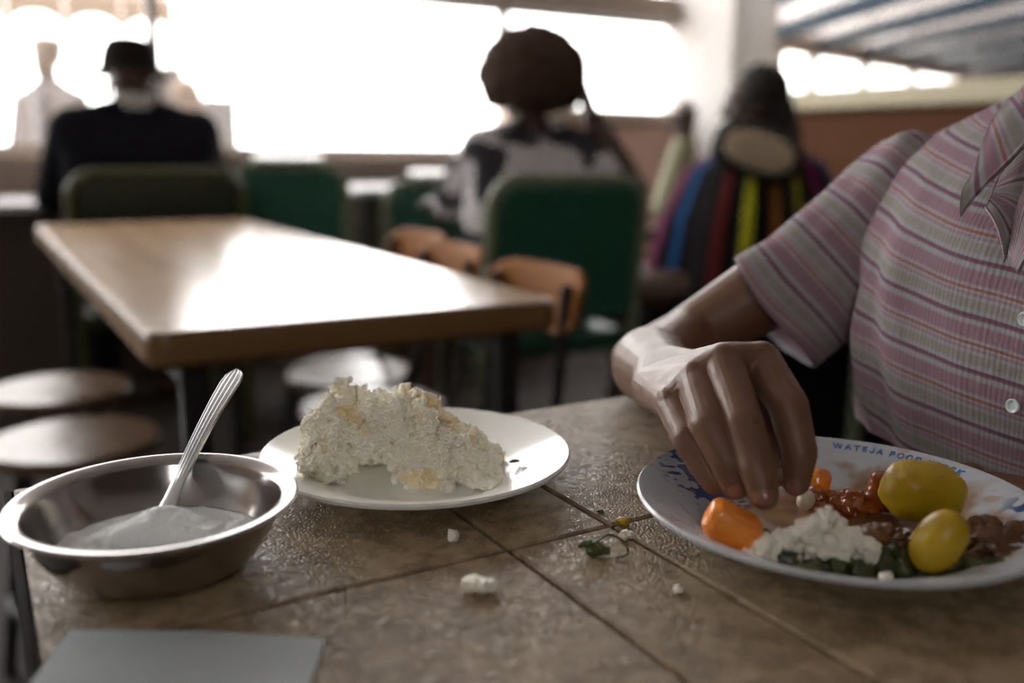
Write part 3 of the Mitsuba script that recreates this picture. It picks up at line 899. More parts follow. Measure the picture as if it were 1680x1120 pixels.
chunk('onion_piece', 'small pale onion piece beside the index fingertip', 'food', 'm_onion', (0.414, 0.362), (0.007, 0.005, 0.006), ZP + 0.002, 0.6, (0.3, 0.2), 0.15, pw=0.9, seed=6)
tm_ = lumpy(heap((0.436, 0.353), [(rng.uniform(-0.020, 0.018), rng.uniform(-0.011, 0.011), rng.uniform(0.001, 0.008), rng.uniform(0.004, 0.007)) for _ in range(26)], ZP), 0.0014, 0.0014, 260, 5, 2)
thing('tomato_stew', 'dark red glossy tomato stew in the middle of the printed plate', 'food', None, on_plate(tm_), 'm_tomato', True)
gr = []
for k in range(85):
    a, b_ = rng.uniform(-0.050, 0.056), rng.uniform(-0.030, 0.018)
    gr.append((a, b_ - 0.3 * a * 0, rng.uniform(0.0, 0.006), rng.uniform(0.003, 0.007)))
thing('cooked_greens', 'dark wet cooked greens spread under the rice on the printed plate', 'food', None, on_plate(lumpy(heap((0.392, 0.306), gr, ZP), 0.0015, 0.0022, 240, 8, 1, ridged=True)), 'm_greens', True)
st = [(rng.uniform(-0.016, 0.018), rng.uniform(-0.020, 0.020), rng.uniform(0.002, 0.013), rng.uniform(0.004, 0.008)) for _ in range(40)]
thing('stewed_meat', 'brown shredded stew right of the oval potato on the printed plate', 'food', None, on_plate(lumpy(heap((0.452, 0.272), st, ZP), 0.0015, 0.0022, 230, 9, 1, ridged=True)), 'm_stew', True)
st2 = [(rng.uniform(-0.014, 0.014), rng.uniform(-0.012, 0.012), rng.uniform(0.002, 0.010), rng.uniform(0.003, 0.006)) for _ in range(24)]
thing('stewed_meat', 'brown shredded stew between the rice and the oval potato', 'food', None, on_plate(lumpy(heap((0.4035, 0.294), st2, ZP + 0.003), 0.0015, 0.002, 230, 19, 1, ridged=True)), 'm_stew', True)
ri = []
for k in range(330):
    a = rng.uniform(-0.036, 0.032)
    top = np.interp(a, [-0.037, -0.026, -0.014, -0.004, 0.004, 0.012, 0.020, 0.032], [0.003, 0.012, 0.012, 0.020, 0.026, 0.021, 0.013, 0.008])
    hh = top * rng.random() ** 0.8
    ri.append((a, rng.uniform(-0.009, 0.009) * (1 - 0.6 * hh / 0.03), 0.002 + hh, rng.choice([0.0016, 0.0022, 0.0032])))
for a, h_ in ((0.002, 0.028), (0.006, 0.029), (-0.002, 0.024), (0.022, 0.017), (0.028, 0.012), (-0.020, 0.015), (0.009, 0.026)):
    ri.append((a, 0, h_, 0.0022))
thing('rice', 'clump of white rice in the front middle of the printed plate', 'food', None, on_plate(lumpy(heap((0.362, 0.309), ri, ZP + 0.002), 0.0009, 0.0010, 600, 12, 2, ridged=True)), 'm_ricewhite', True)
chunk('onion_piece', 'olive green vegetable piece in front of the rice', 'food', 'm_herb', (0.340, 0.293), (0.008, 0.006, 0.004), ZP + 0.003, R1, (0.2, 0.1), 0.1, pw=0.9, seed=8)
crumb(0.361, 0.264, 0.7665, 0.0030, 'white rice crumb on the front rim of the printed plate', n=2, seed=21)
crumb(0.322, 0.347, 0.7615, 0.0030, 'yellow crumb on the left rim of the printed plate in front of the carrot', 'm_carrot', n=2, seed=22)
crumb(0.347, 0.402, 0.7650, 0.0015, 'brown speck on the left rim of the printed plate', 'm_stew', n=1, seed=23, name='herb_speck', cat_='herb')

# ------------------------------------------------------------------ people
V = lambda *p: np.array(p, float)


def basis(f, u=(0, 0, 1)):
    f = np.asarray(f, float); f /= np.linalg.norm(f)
    l = np.cross(u, f); l /= np.linalg.norm(l)
    return f, l, np.cross(f, l)


def head_parts(c, face, up=(0, 0, 1), s=1.0):
    """c: centre between the ears. Manifold pieces of a human head with brow, nose, lips, chin and ears, and the two eye places."""
    f, l, u = basis(face, up)
    W = lambda a, b, d: np.asarray(c, float) + s * (a * f + b * l + d * u)
    E = lambda a, b, d, ra, rb, rd: m3.Manifold.hull_points(W(a, b, d) + s * (np.outer(ICO[:, 0] * ra, f) + np.outer(ICO[:, 1] * rb, l) + np.outer(ICO[:, 2] * rd, u)))
    ps = [E(-0.012, 0, 0.035, 0.094, 0.074, 0.085),
          m3.Manifold.hull_points(np.vstack([W(0.02, 0, -0.02) + s * ICO * 0.062, W(0.066, 0, -0.092) + s * ICO * 0.020, W(0.02, 0.045, -0.06) + s * ICO * 0.02, W(0.02, -0.045, -0.06) + s * ICO * 0.02])),
          m3.Manifold.hull_points(np.vstack([W(0.082, 0, 0.012) + s * ICO * 0.007, W(0.098, 0, -0.026) + s * ICO * 0.011, W(0.084, 0.013, -0.032) + s * ICO * 0.008, W(0.084, -0.013, -0.032) + s * ICO * 0.008])),
          E(0.079, 0, -0.056, 0.014, 0.024, 0.006), E(0.077, 0, -0.067, 0.013, 0.020, 0.007),
          E(0.070, 0.030, 0.026, 0.016, 0.022, 0.007), E(0.070, -0.030, 0.026, 0.016, 0.022, 0.007),
          E(-0.008, 0.074, -0.008, 0.020, 0.009, 0.030), E(-0.008, -0.074, -0.008, 0.020, 0.009, 0.030)]
    return ps, [W(0.070, 0.031, 0.008), W(0.070, -0.031, 0.008)], W


def eyes(root, places, face, s=1.0):
    f = np.asarray(face, float) / np.linalg.norm(face)
    b = trimesh.creation.icosphere(subdivisions=3)
    q, t = np.array(b.vertices), np.array(b.faces)
    for p in places:
        c = p - f * 0.0015 * s
        e = part(root, 'eye', (q * V(0.0112, 0.0112, 0.0085) * s + c, t), 'm_eye', True)
        part(e, 'iris', (q * 0.0052 * s * V(1, 1, 1) - np.outer((q @ f) * 0.0040 * s, f) + c + f * 0.0095 * s, t), 'm_hair', True, label='dark iris')


def relaxed_hand(w, d, nrm, s=1.0, curl=0.5, thumb=1):
    """pieces of a hand: wrist w, direction d of the fingers, nrm out of its back; thumb = +1 or -1 along cross(nrm, d)"""
    d = np.asarray(d, float); d /= np.linalg.norm(d)
    nrm = np.asarray(nrm, float); nrm -= d * (nrm @ d); nrm /= np.linalg.norm(nrm)
    sd = np.cross(nrm, d) * thumb
    P = lambda a, b, c: np.asarray(w, float) + s * (a * d + b * sd + c * nrm)
    ps, mc = [], []
    for k, (b, ln) in enumerate(((0.030, 0.090), (0.010, 0.094), (-0.010, 0.089), (-0.028, 0.080))):
        mc.append((P(ln, b, 0), 0.0105 * s))
    w1, w2 = (P(0.0, 0.016, 0), 0.017 * s), (P(0, -0.016, 0), 0.016 * s)
    for a, b in zip(mc, mc[1:]):
        ps.append(hullm(w1, w2, a, b))
    for k, (m_, ln) in enumerate(zip(mc, (0.072, 0.080, 0.074, 0.058))):
        p, ang = m_[0], 0.25 * curl
        for fr_, r0, r1 in ((0.46, 0.0098, 0.0092), (0.30, 0.0092, 0.0085), (0.24, 0.0085, 0.0072)):
            q = p + s * ln * fr_ * (math.cos(ang) * d - math.sin(ang) * nrm)
            ps.append(hullm((p, r0 * s), (q, r1 * s)))
            p, ang = q, ang + 0.75 * curl
    t0, t1, t2, t3 = P(0.018, 0.020, -0.004), P(0.048, 0.046, -0.012), P(0.078, 0.056, -0.020), P(0.102, 0.055, -0.028)
    ps += [hullm((t0, 0.016 * s), (t1, 0.0125 * s)), hullm((t1, 0.0125 * s), (t2, 0.0105 * s)), hullm((t2, 0.0105 * s), (t3, 0.0085 * s))]
    return ps


# ---- the eating person
PE = thing('person', 'person in a pink striped short-sleeved shirt eating by hand from the printed plate', 'person')
V = lambda *p: np.array(p, float)
SH_R, EL_R, WR = V(0.714, 0.508, 0.935), V(0.505, 0.641, 0.777), V(0.400, 0.466, 0.815)
MC = [V(0.398, 0.389, 0.844), V(0.375, 0.396, 0.844), V(0.363, 0.405, 0.834), V(0.355, 0.415, 0.818)]
PI = [V(0.387, 0.356, 0.827), V(0.354, 0.356, 0.821), V(0.343, 0.370, 0.818), V(0.343, 0.386, 0.807)]
DI = [V(0.384, 0.343, 0.804), V(0.350, 0.340, 0.801), V(0.344, 0.356, 0.801), V(0.344, 0.373, 0.794)]
TI = [V(0.381, 0.341, 0.788), V(0.349, 0.333, 0.789), V(0.346, 0.351, 0.789), V(0.345, 0.366, 0.787)]
hand = []
w1, w2 = (WR + V(0.012, -0.004, 0.004), 0.0165), (WR + V(-0.012, 0.006, -0.004), 0.0165)
RM = [0.0122, 0.0124, 0.0118, 0.0110]
for k in range(3):
    hand.append(hullm(w1, w2, (MC[k], RM[k]), (MC[k + 1], RM[k + 1])))
for k in range(4):
    up = V(-0.0015, -0.0015, 0.0030)
    hand.append(hullm((MC[k] + up, 0.0098), (WR + (MC[k] - WR) * 0.25 + V(0, 0, 0.002), 0.012)))
    hand.append(hullm((MC[k], RM[k]), (PI[k], 0.0112 - 0.0008 * (k == 3))))
    hand.append(hullm((PI[k], 0.0112 - 0.0008 * (k == 3)), (DI[k], 0.0100 - 0.0008 * (k == 3))))
    hand.append(hullm((DI[k], 0.0100 - 0.0008 * (k == 3)), (TI[k], 0.0078)))
TH = [V(0.404, 0.438, 0.808), V(0.412, 0.405, 0.812), V(0.398, 0.375, 0.805), V(0.377, 0.352, 0.791)]
for a, b, r0, r1 in ((0, 1, 0.015, 0.0125), (1, 2, 0.0125, 0.0105), (2, 3, 0.0105, 0.0085)):
    hand.append(hullm((TH[a], r0), (TH[b], r1)))
FM = WR + (EL_R - WR) * 0.6 + V(0.004, 0.004, 0.004)
arm = [hullm(w1, w2, (WR + (EL_R - WR) * 0.25, 0.0235)), hullm((WR + (EL_R - WR) * 0.22, 0.0235), (FM, 0.032)), hullm((FM, 0.032), (EL_R, 0.0225)),
       hullm((EL_R, 0.0225), (EL_R + (SH_R - EL_R) * 0.45, 0.034)), hullm((EL_R + (SH_R - EL_R) * 0.45, 0.034), (SH_R, 0.036)),
       hullm((EL_R + V(0, 0.002, 0.006), 0.022), (FM + V(0.012, 0.004, 0), 0.024), (EL_R + (SH_R - EL_R) * 0.2, 0.026))]
TCX, TCY = 0.705, 0.375
HIP = V(0.80, TCY, 0.52)
CH = V(0.715, TCY, 0.88)
SH_L = V(0.735, 0.215, 0.945)
EL_L, WR_L = V(0.640, 0.130, 0.740), V(0.566, 0.365, 0.736)
body = [hullm((HIP + V(0, 0.08, 0), 0.095), (HIP - V(0, 0.08, 0), 0.095)),
        hullm((HIP + V(-0.01, 0.05, 0.05), 0.085), (HIP + V(-0.01, -0.05, 0.05), 0.085), (CH + V(0.012, 0.055, 0), 0.080), (CH + V(0.012, -0.055, 0), 0.080)),
        hullm((CH + V(0.012, 0.055, 0), 0.080), (CH + V(0.012, -0.055, 0), 0.080), (SH_R + V(0.01, -0.03, -0.01), 0.045), (SH_L + V(0.01, 0.03, -0.005), 0.045)),
        hullm((V(0.735, TCY, 0.96), 0.050), (V(0.728, TCY, 1.03), 0.044)), hullm((V(0.730, TCY, 1.0), 0.046), (V(0.715, TCY, 1.07), 0.046)),
        hullm((SH_L, 0.042), (EL_L, 0.030)), hullm((EL_L, 0.029), (WR_L + (EL_L - WR_L) * 0.6, 0.030)), hullm((WR_L + (EL_L - WR_L) * 0.6, 0.030), (WR_L, 0.021))]
body += relaxed_hand(WR_L, (0.10, 1, -0.55), (-0.5, 0, 1), 0.92, 0.6, -1)
hd, eye_at, HW = head_parts((0.690, TCY, 1.165), (-0.9, -0.1, -0.42))
legs = []
for s in (-1, 1):
    k0, k1, k2, k3 = HIP + V(0, s * 0.09, -0.02), V(0.40, TCY + s * 0.11, 0.53), V(0.47, TCY + s * 0.11, 0.09), V(0.32, TCY + s * 0.12, 0.035)
    body += [hullm((k0, 0.085), (k1, 0.058)), hullm((k1, 0.055), (k2, 0.038)), hullm((k2, 0.038), (k3, 0.026)), hullm((k2 - V(0, 0, 0.05), 0.036), (k3, 0.026))]
    legs += [hullm((k0, 0.098), (k1, 0.070)), hullm((k1, 0.068), (k2 + V(0, 0, 0.05), 0.052))]
hand_m = union(hand).refine_to_length(0.0024)
arm_m = union(arm).refine_to_length(0.0045)
rest_m = union(body + hd).refine_to_length(0.010)
hv = soften(union([hand_m, arm_m, rest_m]), 0.010, 26)
# knuckle creases and tendons stay subtle: tiny noise
nn = normals(hv)
near = np.clip(1 - np.linalg.norm(hv[0] - V(0.38, 0.40, 0.82), axis=1) / 0.12, 0, 1)
hv[0][:] += nn * ((meshkit.fbm(hv[0] * 130, 3, 4) - 0.5) * 0.0016 * near)[:, None]
part(PE, 'body', hv, 'm_skin', True, label='brown skin of arms, hand, neck and face')
eyes(PE, eye_at, (-0.9, -0.1, -0.42))
hairp = [m3.Manifold.hull_points(HW(-0.022, 0, 0.050) + ICO * V(0.098, 0.086, 0.092)), hullm((HW(-0.085, 0, 0.02), 0.045), (HW(-0.12, 0, 0.03), 0.045))]
part(PE, 'hair', lumpy(union(hairp), 0.008, 0.006, 60, 2, 2), 'm_hair', True, label='short black hair tied at the back')
part(PE, 'trousers', soften(union(legs + [hullm((HIP + V(0, 0.08, 0), 0.108), (HIP - V(0, 0.08, 0), 0.108))]), 0.012, 6), 'm_trousers', True, label='dark trousers')
# finger nails: middle and index
for (d_, t_), w_ in (((DI[1], TI[1]), 0.0058), ((DI[0], TI[0]), 0.0052), ((DI[2], TI[2]), 0.0050)):
    a_ = (t_ - d_); a_ /= np.linalg.norm(a_)
    vdir = V(-0.36, -0.34, 0.17); vdir -= a_ * (vdir @ a_); vdir /= np.linalg.norm(vdir)
    vdir = vdir + V(-0.15, 0, 0); vdir -= a_ * (vdir @ a_); vdir /= np.linalg.norm(vdir)
    s_ = np.cross(a_, vdir)
    sp = trimesh.creation.icosphere(subdivisions=3); q = np.array(sp.vertices)
    q = (t_ + vdir * 0.0064 - a_ * 0.0005) + np.outer(q[:, 0] * w_, s_) + np.outer(q[:, 1] * 0.0064, a_) + np.outer(q[:, 2] * 0.0018 - 0.0014 * (q[:, 0] ** 2), vdir)
    part(PE, 'fingernail', (q, np.array(sp.faces)), 'm_nail', True, label='reddish fingernail')
crumb(0.3515, 0.3475, 0.8235, 0.0022, 'tiny green herb bit stuck on the middle finger', 'm_herb', n=2, seed=31, name='herb_speck', cat_='herb')

# shirt body
lev = np.array([  # z, cx, cy, ax, ay
    (0.752, 0.708, 0.375, 0.122, 0.150), (0.775, 0.706, 0.375, 0.124, 0.158), (0.80, 0.704, 0.375, 0.126, 0.164), (0.83, 0.704, 0.375, 0.128, 0.168), (0.86, 0.706, 0.375, 0.130, 0.170),
    (0.89, 0.709, 0.374, 0.128, 0.172), (0.92, 0.714, 0.372, 0.120, 0.172), (0.945, 0.720, 0.371, 0.110, 0.168), (0.965, 0.725, 0.370, 0.098, 0.158), (0.982, 0.729, 0.371, 0.085, 0.136), (0.996, 0.731, 0.373, 0.072, 0.104), (1.008, 0.732, 0.375, 0.062, 0.076), (1.022, 0.731, 0.375, 0.056, 0.060)])
nz, na = 90, 160
zi = np.linspace(0, len(lev) - 1, nz)
L5 = np.stack([np.interp(zi, np.arange(len(lev)), lev[:, k]) for k in range(5)], 1)
from scipy.ndimage import gaussian_filter1d
L5[:, 1:] = gaussian_filter1d(L5[:, 1:], 3, axis=0, mode='nearest')
phi = np.linspace(-np.pi, np.pi, na + 1)
G = np.zeros((nz, na + 1, 3)); UV = np.zeros((nz, na + 1, 2))
for i in range(nz):
    z, cx, cy, ax_, ay_ = L5[i]
    c, s = np.cos(phi), np.sin(phi)
    ex = 0.85
    G[i, :, 0] = cx - ax_ * np.sign(c) * np.abs(c) ** ex
    G[i, :, 1] = cy + ay_ * np.sign(s) * np.abs(s) ** ex
    G[i, :, 2] = z - 0.006 * np.exp(-((phi - 0.1) / 0.5) ** 2) * (1 - i / nz)
    UV[i, :, 0] = phi * 0.15
arc = np.r_[0, np.cumsum(np.linalg.norm(np.diff(G[:, int(na * 0.62)], axis=0), axis=1))]
UV[:, :, 1] = arc[:, None] - 0.030 * phi * np.linspace(0.9, 1.3, nz)[:, None] + 0.010 * (meshkit.fbm(np.stack([phi[None] * 1.5 + 0 * G[:, :, 2], G[:, :, 2] * 9, 0 * G[:, :, 2]], -1), 2, 8) - 0.5)
# folds: soft vertical drapes from bust and armpit, more at the shoulder
nG = np.stack([-np.cos(phi), np.sin(phi), 0 * phi], 1)[None]
zz = G[:, :, 2]
fold = 0.0040 * np.sin(phi[None] * 9 + 26 * zz + 0.8 * np.sin(30 * zz)) * np.exp(-((phi[None] - 1.05) / 0.42) ** 2) * np.clip((0.97 - zz) / 0.1, 0, 1)
fold += 0.0030 * np.sin(phi[None] * 17 - 20 * zz) * np.exp(-((phi[None] - 0.5) / 0.35) ** 2) * np.clip((0.96 - zz) / 0.12, 0, 1)
fold += 0.0055 * (meshkit.fbm(np.stack([phi[None] * 2.6 + 0 * zz, zz * 14, 0 * zz], -1), 3, 3) - 0.5)
fold += 0.006 * np.exp(-((phi[None] - 1.25) / 0.10) ** 2) * np.exp(-((zz - 0.90) / 0.07) ** 2)
G = G + nG * (1.5 * fold)[:, :, None]
tr = np.arctan2(UV[:, :, 1], 1)
v, f = skin_grid(G, closed=False)
SHK = part(PE, 'shirt', (v, f), 'm_shirt', True, uv=UV.reshape(-1, 2), label='pink, white and tan striped shirt')


def sleeve(S, Cf, r0, r1, droop, flip=1, n=60, m=72):
    path = np.array([S + (Cf - S) * t + V(0, 0, -droop * math.sin(t * math.pi * 0.5)) for t in np.linspace(-0.12, 1, n)])
    P, t, U, W = frames(path)
    a = np.linspace(0, 2 * np.pi, m + 1)
    rr = np.interp(np.linspace(-0.12, 1, n), [-0.12, 0.0, 0.08, 0.2, 0.5, 0.8, 1.0], [r0 * 0.55, r0 * 0.93, r0 * 1.06, r0 * 1.04, 0.5 * (r0 + r1), r1, r1 * 1.02])
    grid = np.zeros((n, m + 1, 3)); uv = np.zeros((n, m + 1, 2))
    tt_ = np.linspace(-0.12, 1, n)
    L_ = np.linalg.norm(Cf - S)
    for i in range(n):
        dirs = np.cos(a)[:, None] * U[i] + np.sin(a)[:, None] * W[i]
        fold = 0.0045 * (meshkit.fbm(np.stack([np.cos(a) * 1.6, np.sin(a) * 1.6, 0 * a + tt_[i] * 2.6], 1), 3, 5) - 0.5) * 2 * min(1, max(0, tt_[i] + 0.15) * 3)
        fold += 0.0030 * np.sin(a * 6 + 8 * tt_[i]) * max(0, 1 - abs(tt_[i] - 0.1) / 0.35)
        fold += 0.004 * np.sin(a * 3 + 1.0) * max(0, tt_[i])
        down = np.clip(-(dirs[:, 2]), 0, 1)
        r_ = rr[i] * (1 + 0.22 * down * max(0, tt_[i])) + fold
        grid[i] = P[i] + dirs * r_[:, None]
        grid[i] += np.outer(0.012 * np.sin(a * 2 + 0.6) * max(0, tt_[i] - 0.8) * 2.0, t[i])
        uv[i, :, 0] = a * 0.06
        uv[i, :, 1] = tt_[i] * L_ + 0.006 * np.sin(a + 0.5)
    grid[:, -1] = grid[:, 0]
    inner = grid[::-1][:10] - 0
    # turn the cuff inwards so that it has thickness
    cuff = [grid[-1] + (P[-1] - grid[-1]) * 0.045 + t[-1] * 0.0006, grid[-6] + (P[-6] - grid[-6]) * 0.05, grid[-22] + (P[-22] - grid[-22]) * 0.06]
    cuv = [uv[-1] + [0, 0.001], uv[-6] + [0, 0.004], uv[-22]]
    Gr = np.concatenate([grid, np.array(cuff)]); Uv = np.concatenate([uv, np.array(cuv)])
    return skin_grid(Gr, closed=False), Uv.reshape(-1, 2)


sm, suv = sleeve(V(0.716, 0.503, 0.938), V(0.592, 0.577, 0.834), 0.060, 0.051, 0.004)
part(SHK, 'sleeve', sm, 'm_shirt', True, uv=suv)
sm, suv = sleeve(V(0.735, 0.240, 0.925), V(0.665, 0.165, 0.815), 0.058, 0.052, 0.0)
part(SHK, 'sleeve', sm, 'm_shirt', True, uv=suv)


def leaf_patch(P, thick=0.0022, n=24, bend=0.006, uvs=(0.09, 0.07), uv0=0.0):
    """bilinear cloth patch from corners P[0] P[1] / P[3] P[2], bowed outwards, with thickness"""
    P = [np.asarray(p, float) for p in P]
    nrm = np.cross(P[1] - P[0], P[3] - P[0]); nrm /= np.linalg.norm(nrm)
    if nrm @ np.array([-0.62, -0.40, 0.02]) < 0:
        nrm = -nrm
    g_, uv_ = [], []
    for i in np.linspace(0, 1, n):
        row, ru = [], []
        for j in np.linspace(0, 1, n):
            q = (1 - i) * ((1 - j) * P[0] + j * P[1]) + i * ((1 - j) * P[3] + j * P[2])
            q = q + nrm * bend * (math.sin(math.pi * j) * 0.7 + math.sin(math.pi * i) * 0.6 + 0.4 * math.sin(5 * i + 3 * j))
            row.append(q); ru.append((uv0 + j * uvs[0], i * uvs[1]))
        g_.append(row); uv_.append(ru)
    g_ = np.array(g_); uv_ = np.array(uv_).reshape(-1, 2)
    v1_, f1_ = skin_grid(g_, closed=False)
    v2_ = v1_ - nrm * thick
    N = n * n
    b_ = [i for i in range(n)] + [n - 1 + n * i for i in range(1, n)] + [N - 1 - j for j in range(1, n)] + [N - n - n * i for i in range(1, n - 1)]
    sf = []
    for k in range(len(b_)):
        p, q = b_[k], b_[(k + 1) % len(b_)]
        sf += [[p, q, q + N], [p, q + N, p + N]]
    return (np.vstack([v1_, v2_]), np.vstack([f1_, f1_[:, ::-1] + N, np.array(sf)])), np.vstack([uv_, uv_])


lp, luv = leaf_patch([(0.6696, 0.4244, 1.0062), (0.6327, 0.3810, 0.9815), (0.5740, 0.3896, 0.9232), (0.5974, 0.4038, 0.9506)], uv0=0.3, bend=0.006, uvs=(0.09, 0.05))
part(SHK, 'collar', lp, 'm_shirt', True, uv=luv, label='open striped collar')
lp, luv = leaf_patch([(0.6223, 0.3725, 0.9800), (0.5873, 0.3745, 0.9519), (0.5725, 0.3733, 0.9302), (0.5650, 0.3492, 0.9001)], uv0=0.5, bend=0.006, uvs=(0.05, 0.09))
part(SHK, 'collar', lp, 'm_shirt', True, uv=luv)
lp, luv = leaf_patch([(0.6223, 0.3725, 0.9800), (0.5650, 0.3492, 0.9001), (0.5581, 0.3360, 0.8925), (0.5712, 0.3288, 0.9187)], uv0=0.7, bend=0.004, uvs=(0.05, 0.09))
part(SHK, 'collar', lp, 'm_shirt', True, uv=luv)
ph = np.linspace(0, 2 * np.pi, 28, endpoint=False)
bt = lathe([(0.0001, 0.0004), (0.0024, 0.0004), (0.0030, 0.0014), (0.0042, 0.0018), (0.0048, 0.0010), (0.0046, 0.0), (0.0001, 0.0)], 28)


def on_front(y, z, out=0.0005):
    k = np.argmin(np.abs(G[:, :, 1] - y) + np.abs(G[:, :, 2] - z) + 5 * (np.abs(phi)[None] > 1.4))
    i, j = np.unravel_index(k, G.shape[:2])
    return G[i, j] + V(-out, 0, 0)


for k, z in enumerate((0.806, 0.862)):
    p = on_front(0.340, z, 0.003)
    part(SHK, 'button', xf(bt, roty=-math.pi / 2, loc=p), 'm_button', 30, label='round pearly button')

wood_chair(0.86, TCY, 0.0, 'wooden chair that the eating person sits on', group=None, top=0.79, back=0.16)

# ---- man in the hat, seen from behind, at the window
MN = thing('person', 'man in a dark suit and dark hat sitting with his back turned at the window', 'person')
mb = V(0.525, 3.36, 0)
hp, ey, MW = head_parts(mb + V(0, 0.04, 1.155), (0.10, 1, 0.0))
SL, SR = mb + V(-0.195, 0, 1.015), mb + V(0.195, 0, 1.015)
ELm = [mb + V(-0.255, 0.10, 0.80), mb + V(0.255, 0.10, 0.80)]
WRm = [mb + V(-0.17, 0.36, 0.80), mb + V(0.17, 0.36, 0.80)]
tors = [hullm((mb + V(-0.10, 0, 0.55), 0.11), (mb + V(0.10, 0, 0.55), 0.11), (mb + V(-0.12, 0, 0.90), 0.11), (mb + V(0.12, 0, 0.90), 0.11)),
        hullm((mb + V(-0.12, 0, 0.90), 0.11), (mb + V(0.12, 0, 0.90), 0.11), (SL, 0.06), (SR, 0.06))]
trap = [hullm((SL + V(0.04, 0, 0.015), 0.045), (SR - V(0.04, 0, -0.015), 0.045), (mb + V(-0.03, 0, 1.085), 0.035), (mb + V(0.03, 0, 1.085), 0.035))]
arms = []
hands = []
for k, s in ((0, -1), (1, 1)):
    S_ = (SL, SR)[k]
    arms += [hullm((S_, 0.06), (ELm[k], 0.05)), hullm((ELm[k], 0.05), (WRm[k], 0.034))]
    hands += [hullm((ELm[k], 0.036), (WRm[k], 0.024))] + relaxed_hand(WRm[k], (-s * 0.25, 1, -0.05), (0, 0, 1), 1.0, 0.5, -s * -1)
ml = []
for s in (-1, 1):
    a0, a1, a2, a3 = mb + V(s * 0.10, 0, 0.54), mb + V(s * 0.13, 0.42, 0.52), mb + V(s * 0.13, 0.42, 0.09), mb + V(s * 0.14, 0.58, 0.04)
    ml += [hullm((a0, 0.085), (a1, 0.065)), hullm((a1, 0.062), (a2, 0.045)), hullm((a2 - V(0, 0, 0.045), 0.040), (a3, 0.030))]
neck = [hullm((mb + V(0, 0.0, 1.02), 0.055), (mb + V(0, 0.03, 1.12), 0.055))]
part(MN, 'body', soften(union(hp + neck + tors + hands + ml), 0.014, 6), 'm_skindark', True)
eyes(MN, ey, (0.10, 1, 0.0))
jk = [hullm((mb + V(-0.10, 0, 0.55), 0.125), (mb + V(0.10, 0, 0.55), 0.125), (mb + V(-0.12, 0, 0.90), 0.125), (mb + V(0.12, 0, 0.90), 0.125)),
      hullm((mb + V(-0.12, 0, 0.90), 0.125), (mb + V(0.12, 0, 0.90), 0.125), (SL, 0.072), (SR, 0.072)),
      hullm((SL + V(0.03, 0, 0.02), 0.055), (SR - V(0.03, 0, -0.02), 0.055), (mb + V(-0.045, 0.0, 1.085), 0.038), (mb + V(0.045, 0.0, 1.085), 0.038))]
for k in (0, 1):
    S_ = (SL, SR)[k]
    jk += [hullm((S_, 0.072), (ELm[k], 0.062)), hullm((ELm[k], 0.062), (WRm[k], 0.045))]
part(MN, 'suit_jacket', lumpy(union(jk), 0.014, 0.006, 12, 3, 8), 'm_suit', True, label='dark suit jacket')
part(MN, 'trousers', soften(union([hullm((mb + V(s * 0.10, 0, 0.54), 0.098), (mb + V(s * 0.13, 0.42, 0.52), 0.078)) for s in (-1, 1)] + [hullm((mb + V(s * 0.13, 0.42, 0.52), 0.076), (mb + V(s * 0.13, 0.42, 0.12), 0.058)) for s in (-1, 1)]), 0.014, 4), 'm_suit', True)
part(MN, 'shirt_collar', lathe([(0.060, 1.085), (0.063, 1.085), (0.066, 1.135), (0.063, 1.137), (0.060, 1.135), (0.060, 1.085)], 40, mb + V(0, 0.012, 0)), 'm_whitecollar', 30, label='pale shirt collar')
hat = lathe([(0.0001, 0.105), (0.045, 0.107), (0.070, 0.098), (0.084, 0.070), (0.091, 0.028), (0.092, 0.004), (0.100, 0.0), (0.121, -0.006), (0.123, -0.010), (0.100, -0.006), (0.085, -0.006), (0.082, 0.03), (0.06, 0.09), (0.0001, 0.098)], 56)
hat[0][:, 1] *= 1.12
part(MN, 'hat', xf(hat, 0.2, mb + V(-0.004, 0.04, 1.205), rotx=-0.06, roty=0.10), 'm_hat', 40, label='dark felt hat with a small brim')

# ---- woman with the afro
WM = thing('person', 'woman with a round brown afro and black and white blouse, seen from behind', 'person')
wb = V(1.435, 2.345, 0)
hp, ey, WW = head_parts(wb + V(0, 0.02, 1.135), (0.25, 1, 0.0), s=0.95)
SL, SR = wb + V(-0.165, 0, 0.965), wb + V(0.165, 0, 0.965)
EL2 = [wb + V(-0.22, 0.12, 0.78), wb + V(0.288, -0.105, 0.845)]
WR2 = [wb + V(-0.12, 0.36, 0.80), wb + V(0.205, -0.005, 1.060)]
tor = [hullm((wb + V(-0.09, 0, 0.55), 0.10), (wb + V(0.09, 0, 0.55), 0.10), (wb + V(-0.10, 0, 0.86), 0.092), (wb + V(0.10, 0, 0.86), 0.092)),
       hullm((wb + V(-0.10, 0, 0.86), 0.092), (wb + V(0.10, 0, 0.86), 0.092), (SL, 0.05), (SR, 0.05)),
       hullm((SL + V(0.04, 0, 0.01), 0.04), (SR - V(0.04, 0, -0.01), 0.04), (wb + V(-0.02, 0, 1.025), 0.035), (wb + V(0.02, 0, 1.025), 0.035)),
       hullm((wb + V(0, 0.0, 0.98), 0.046), (wb + V(0, 0.015, 1.10), 0.046))]
hn = [hullm((SL, 0.045), (EL2[0], 0.036)), hullm((EL2[0], 0.036), (WR2[0], 0.023)), hullm((SR, 0.050), (EL2[1], 0.045)), hullm((EL2[1], 0.044), (EL2[1] + (WR2[1] - EL2[1]) * 0.35, 0.046)), hullm((EL2[1] + (WR2[1] - EL2[1]) * 0.35, 0.046), (WR2[1], 0.032))]
hn += relaxed_hand(WR2[0], (0.3, 1, 0), (0, 0, 1), 0.92, 0.5, 1)
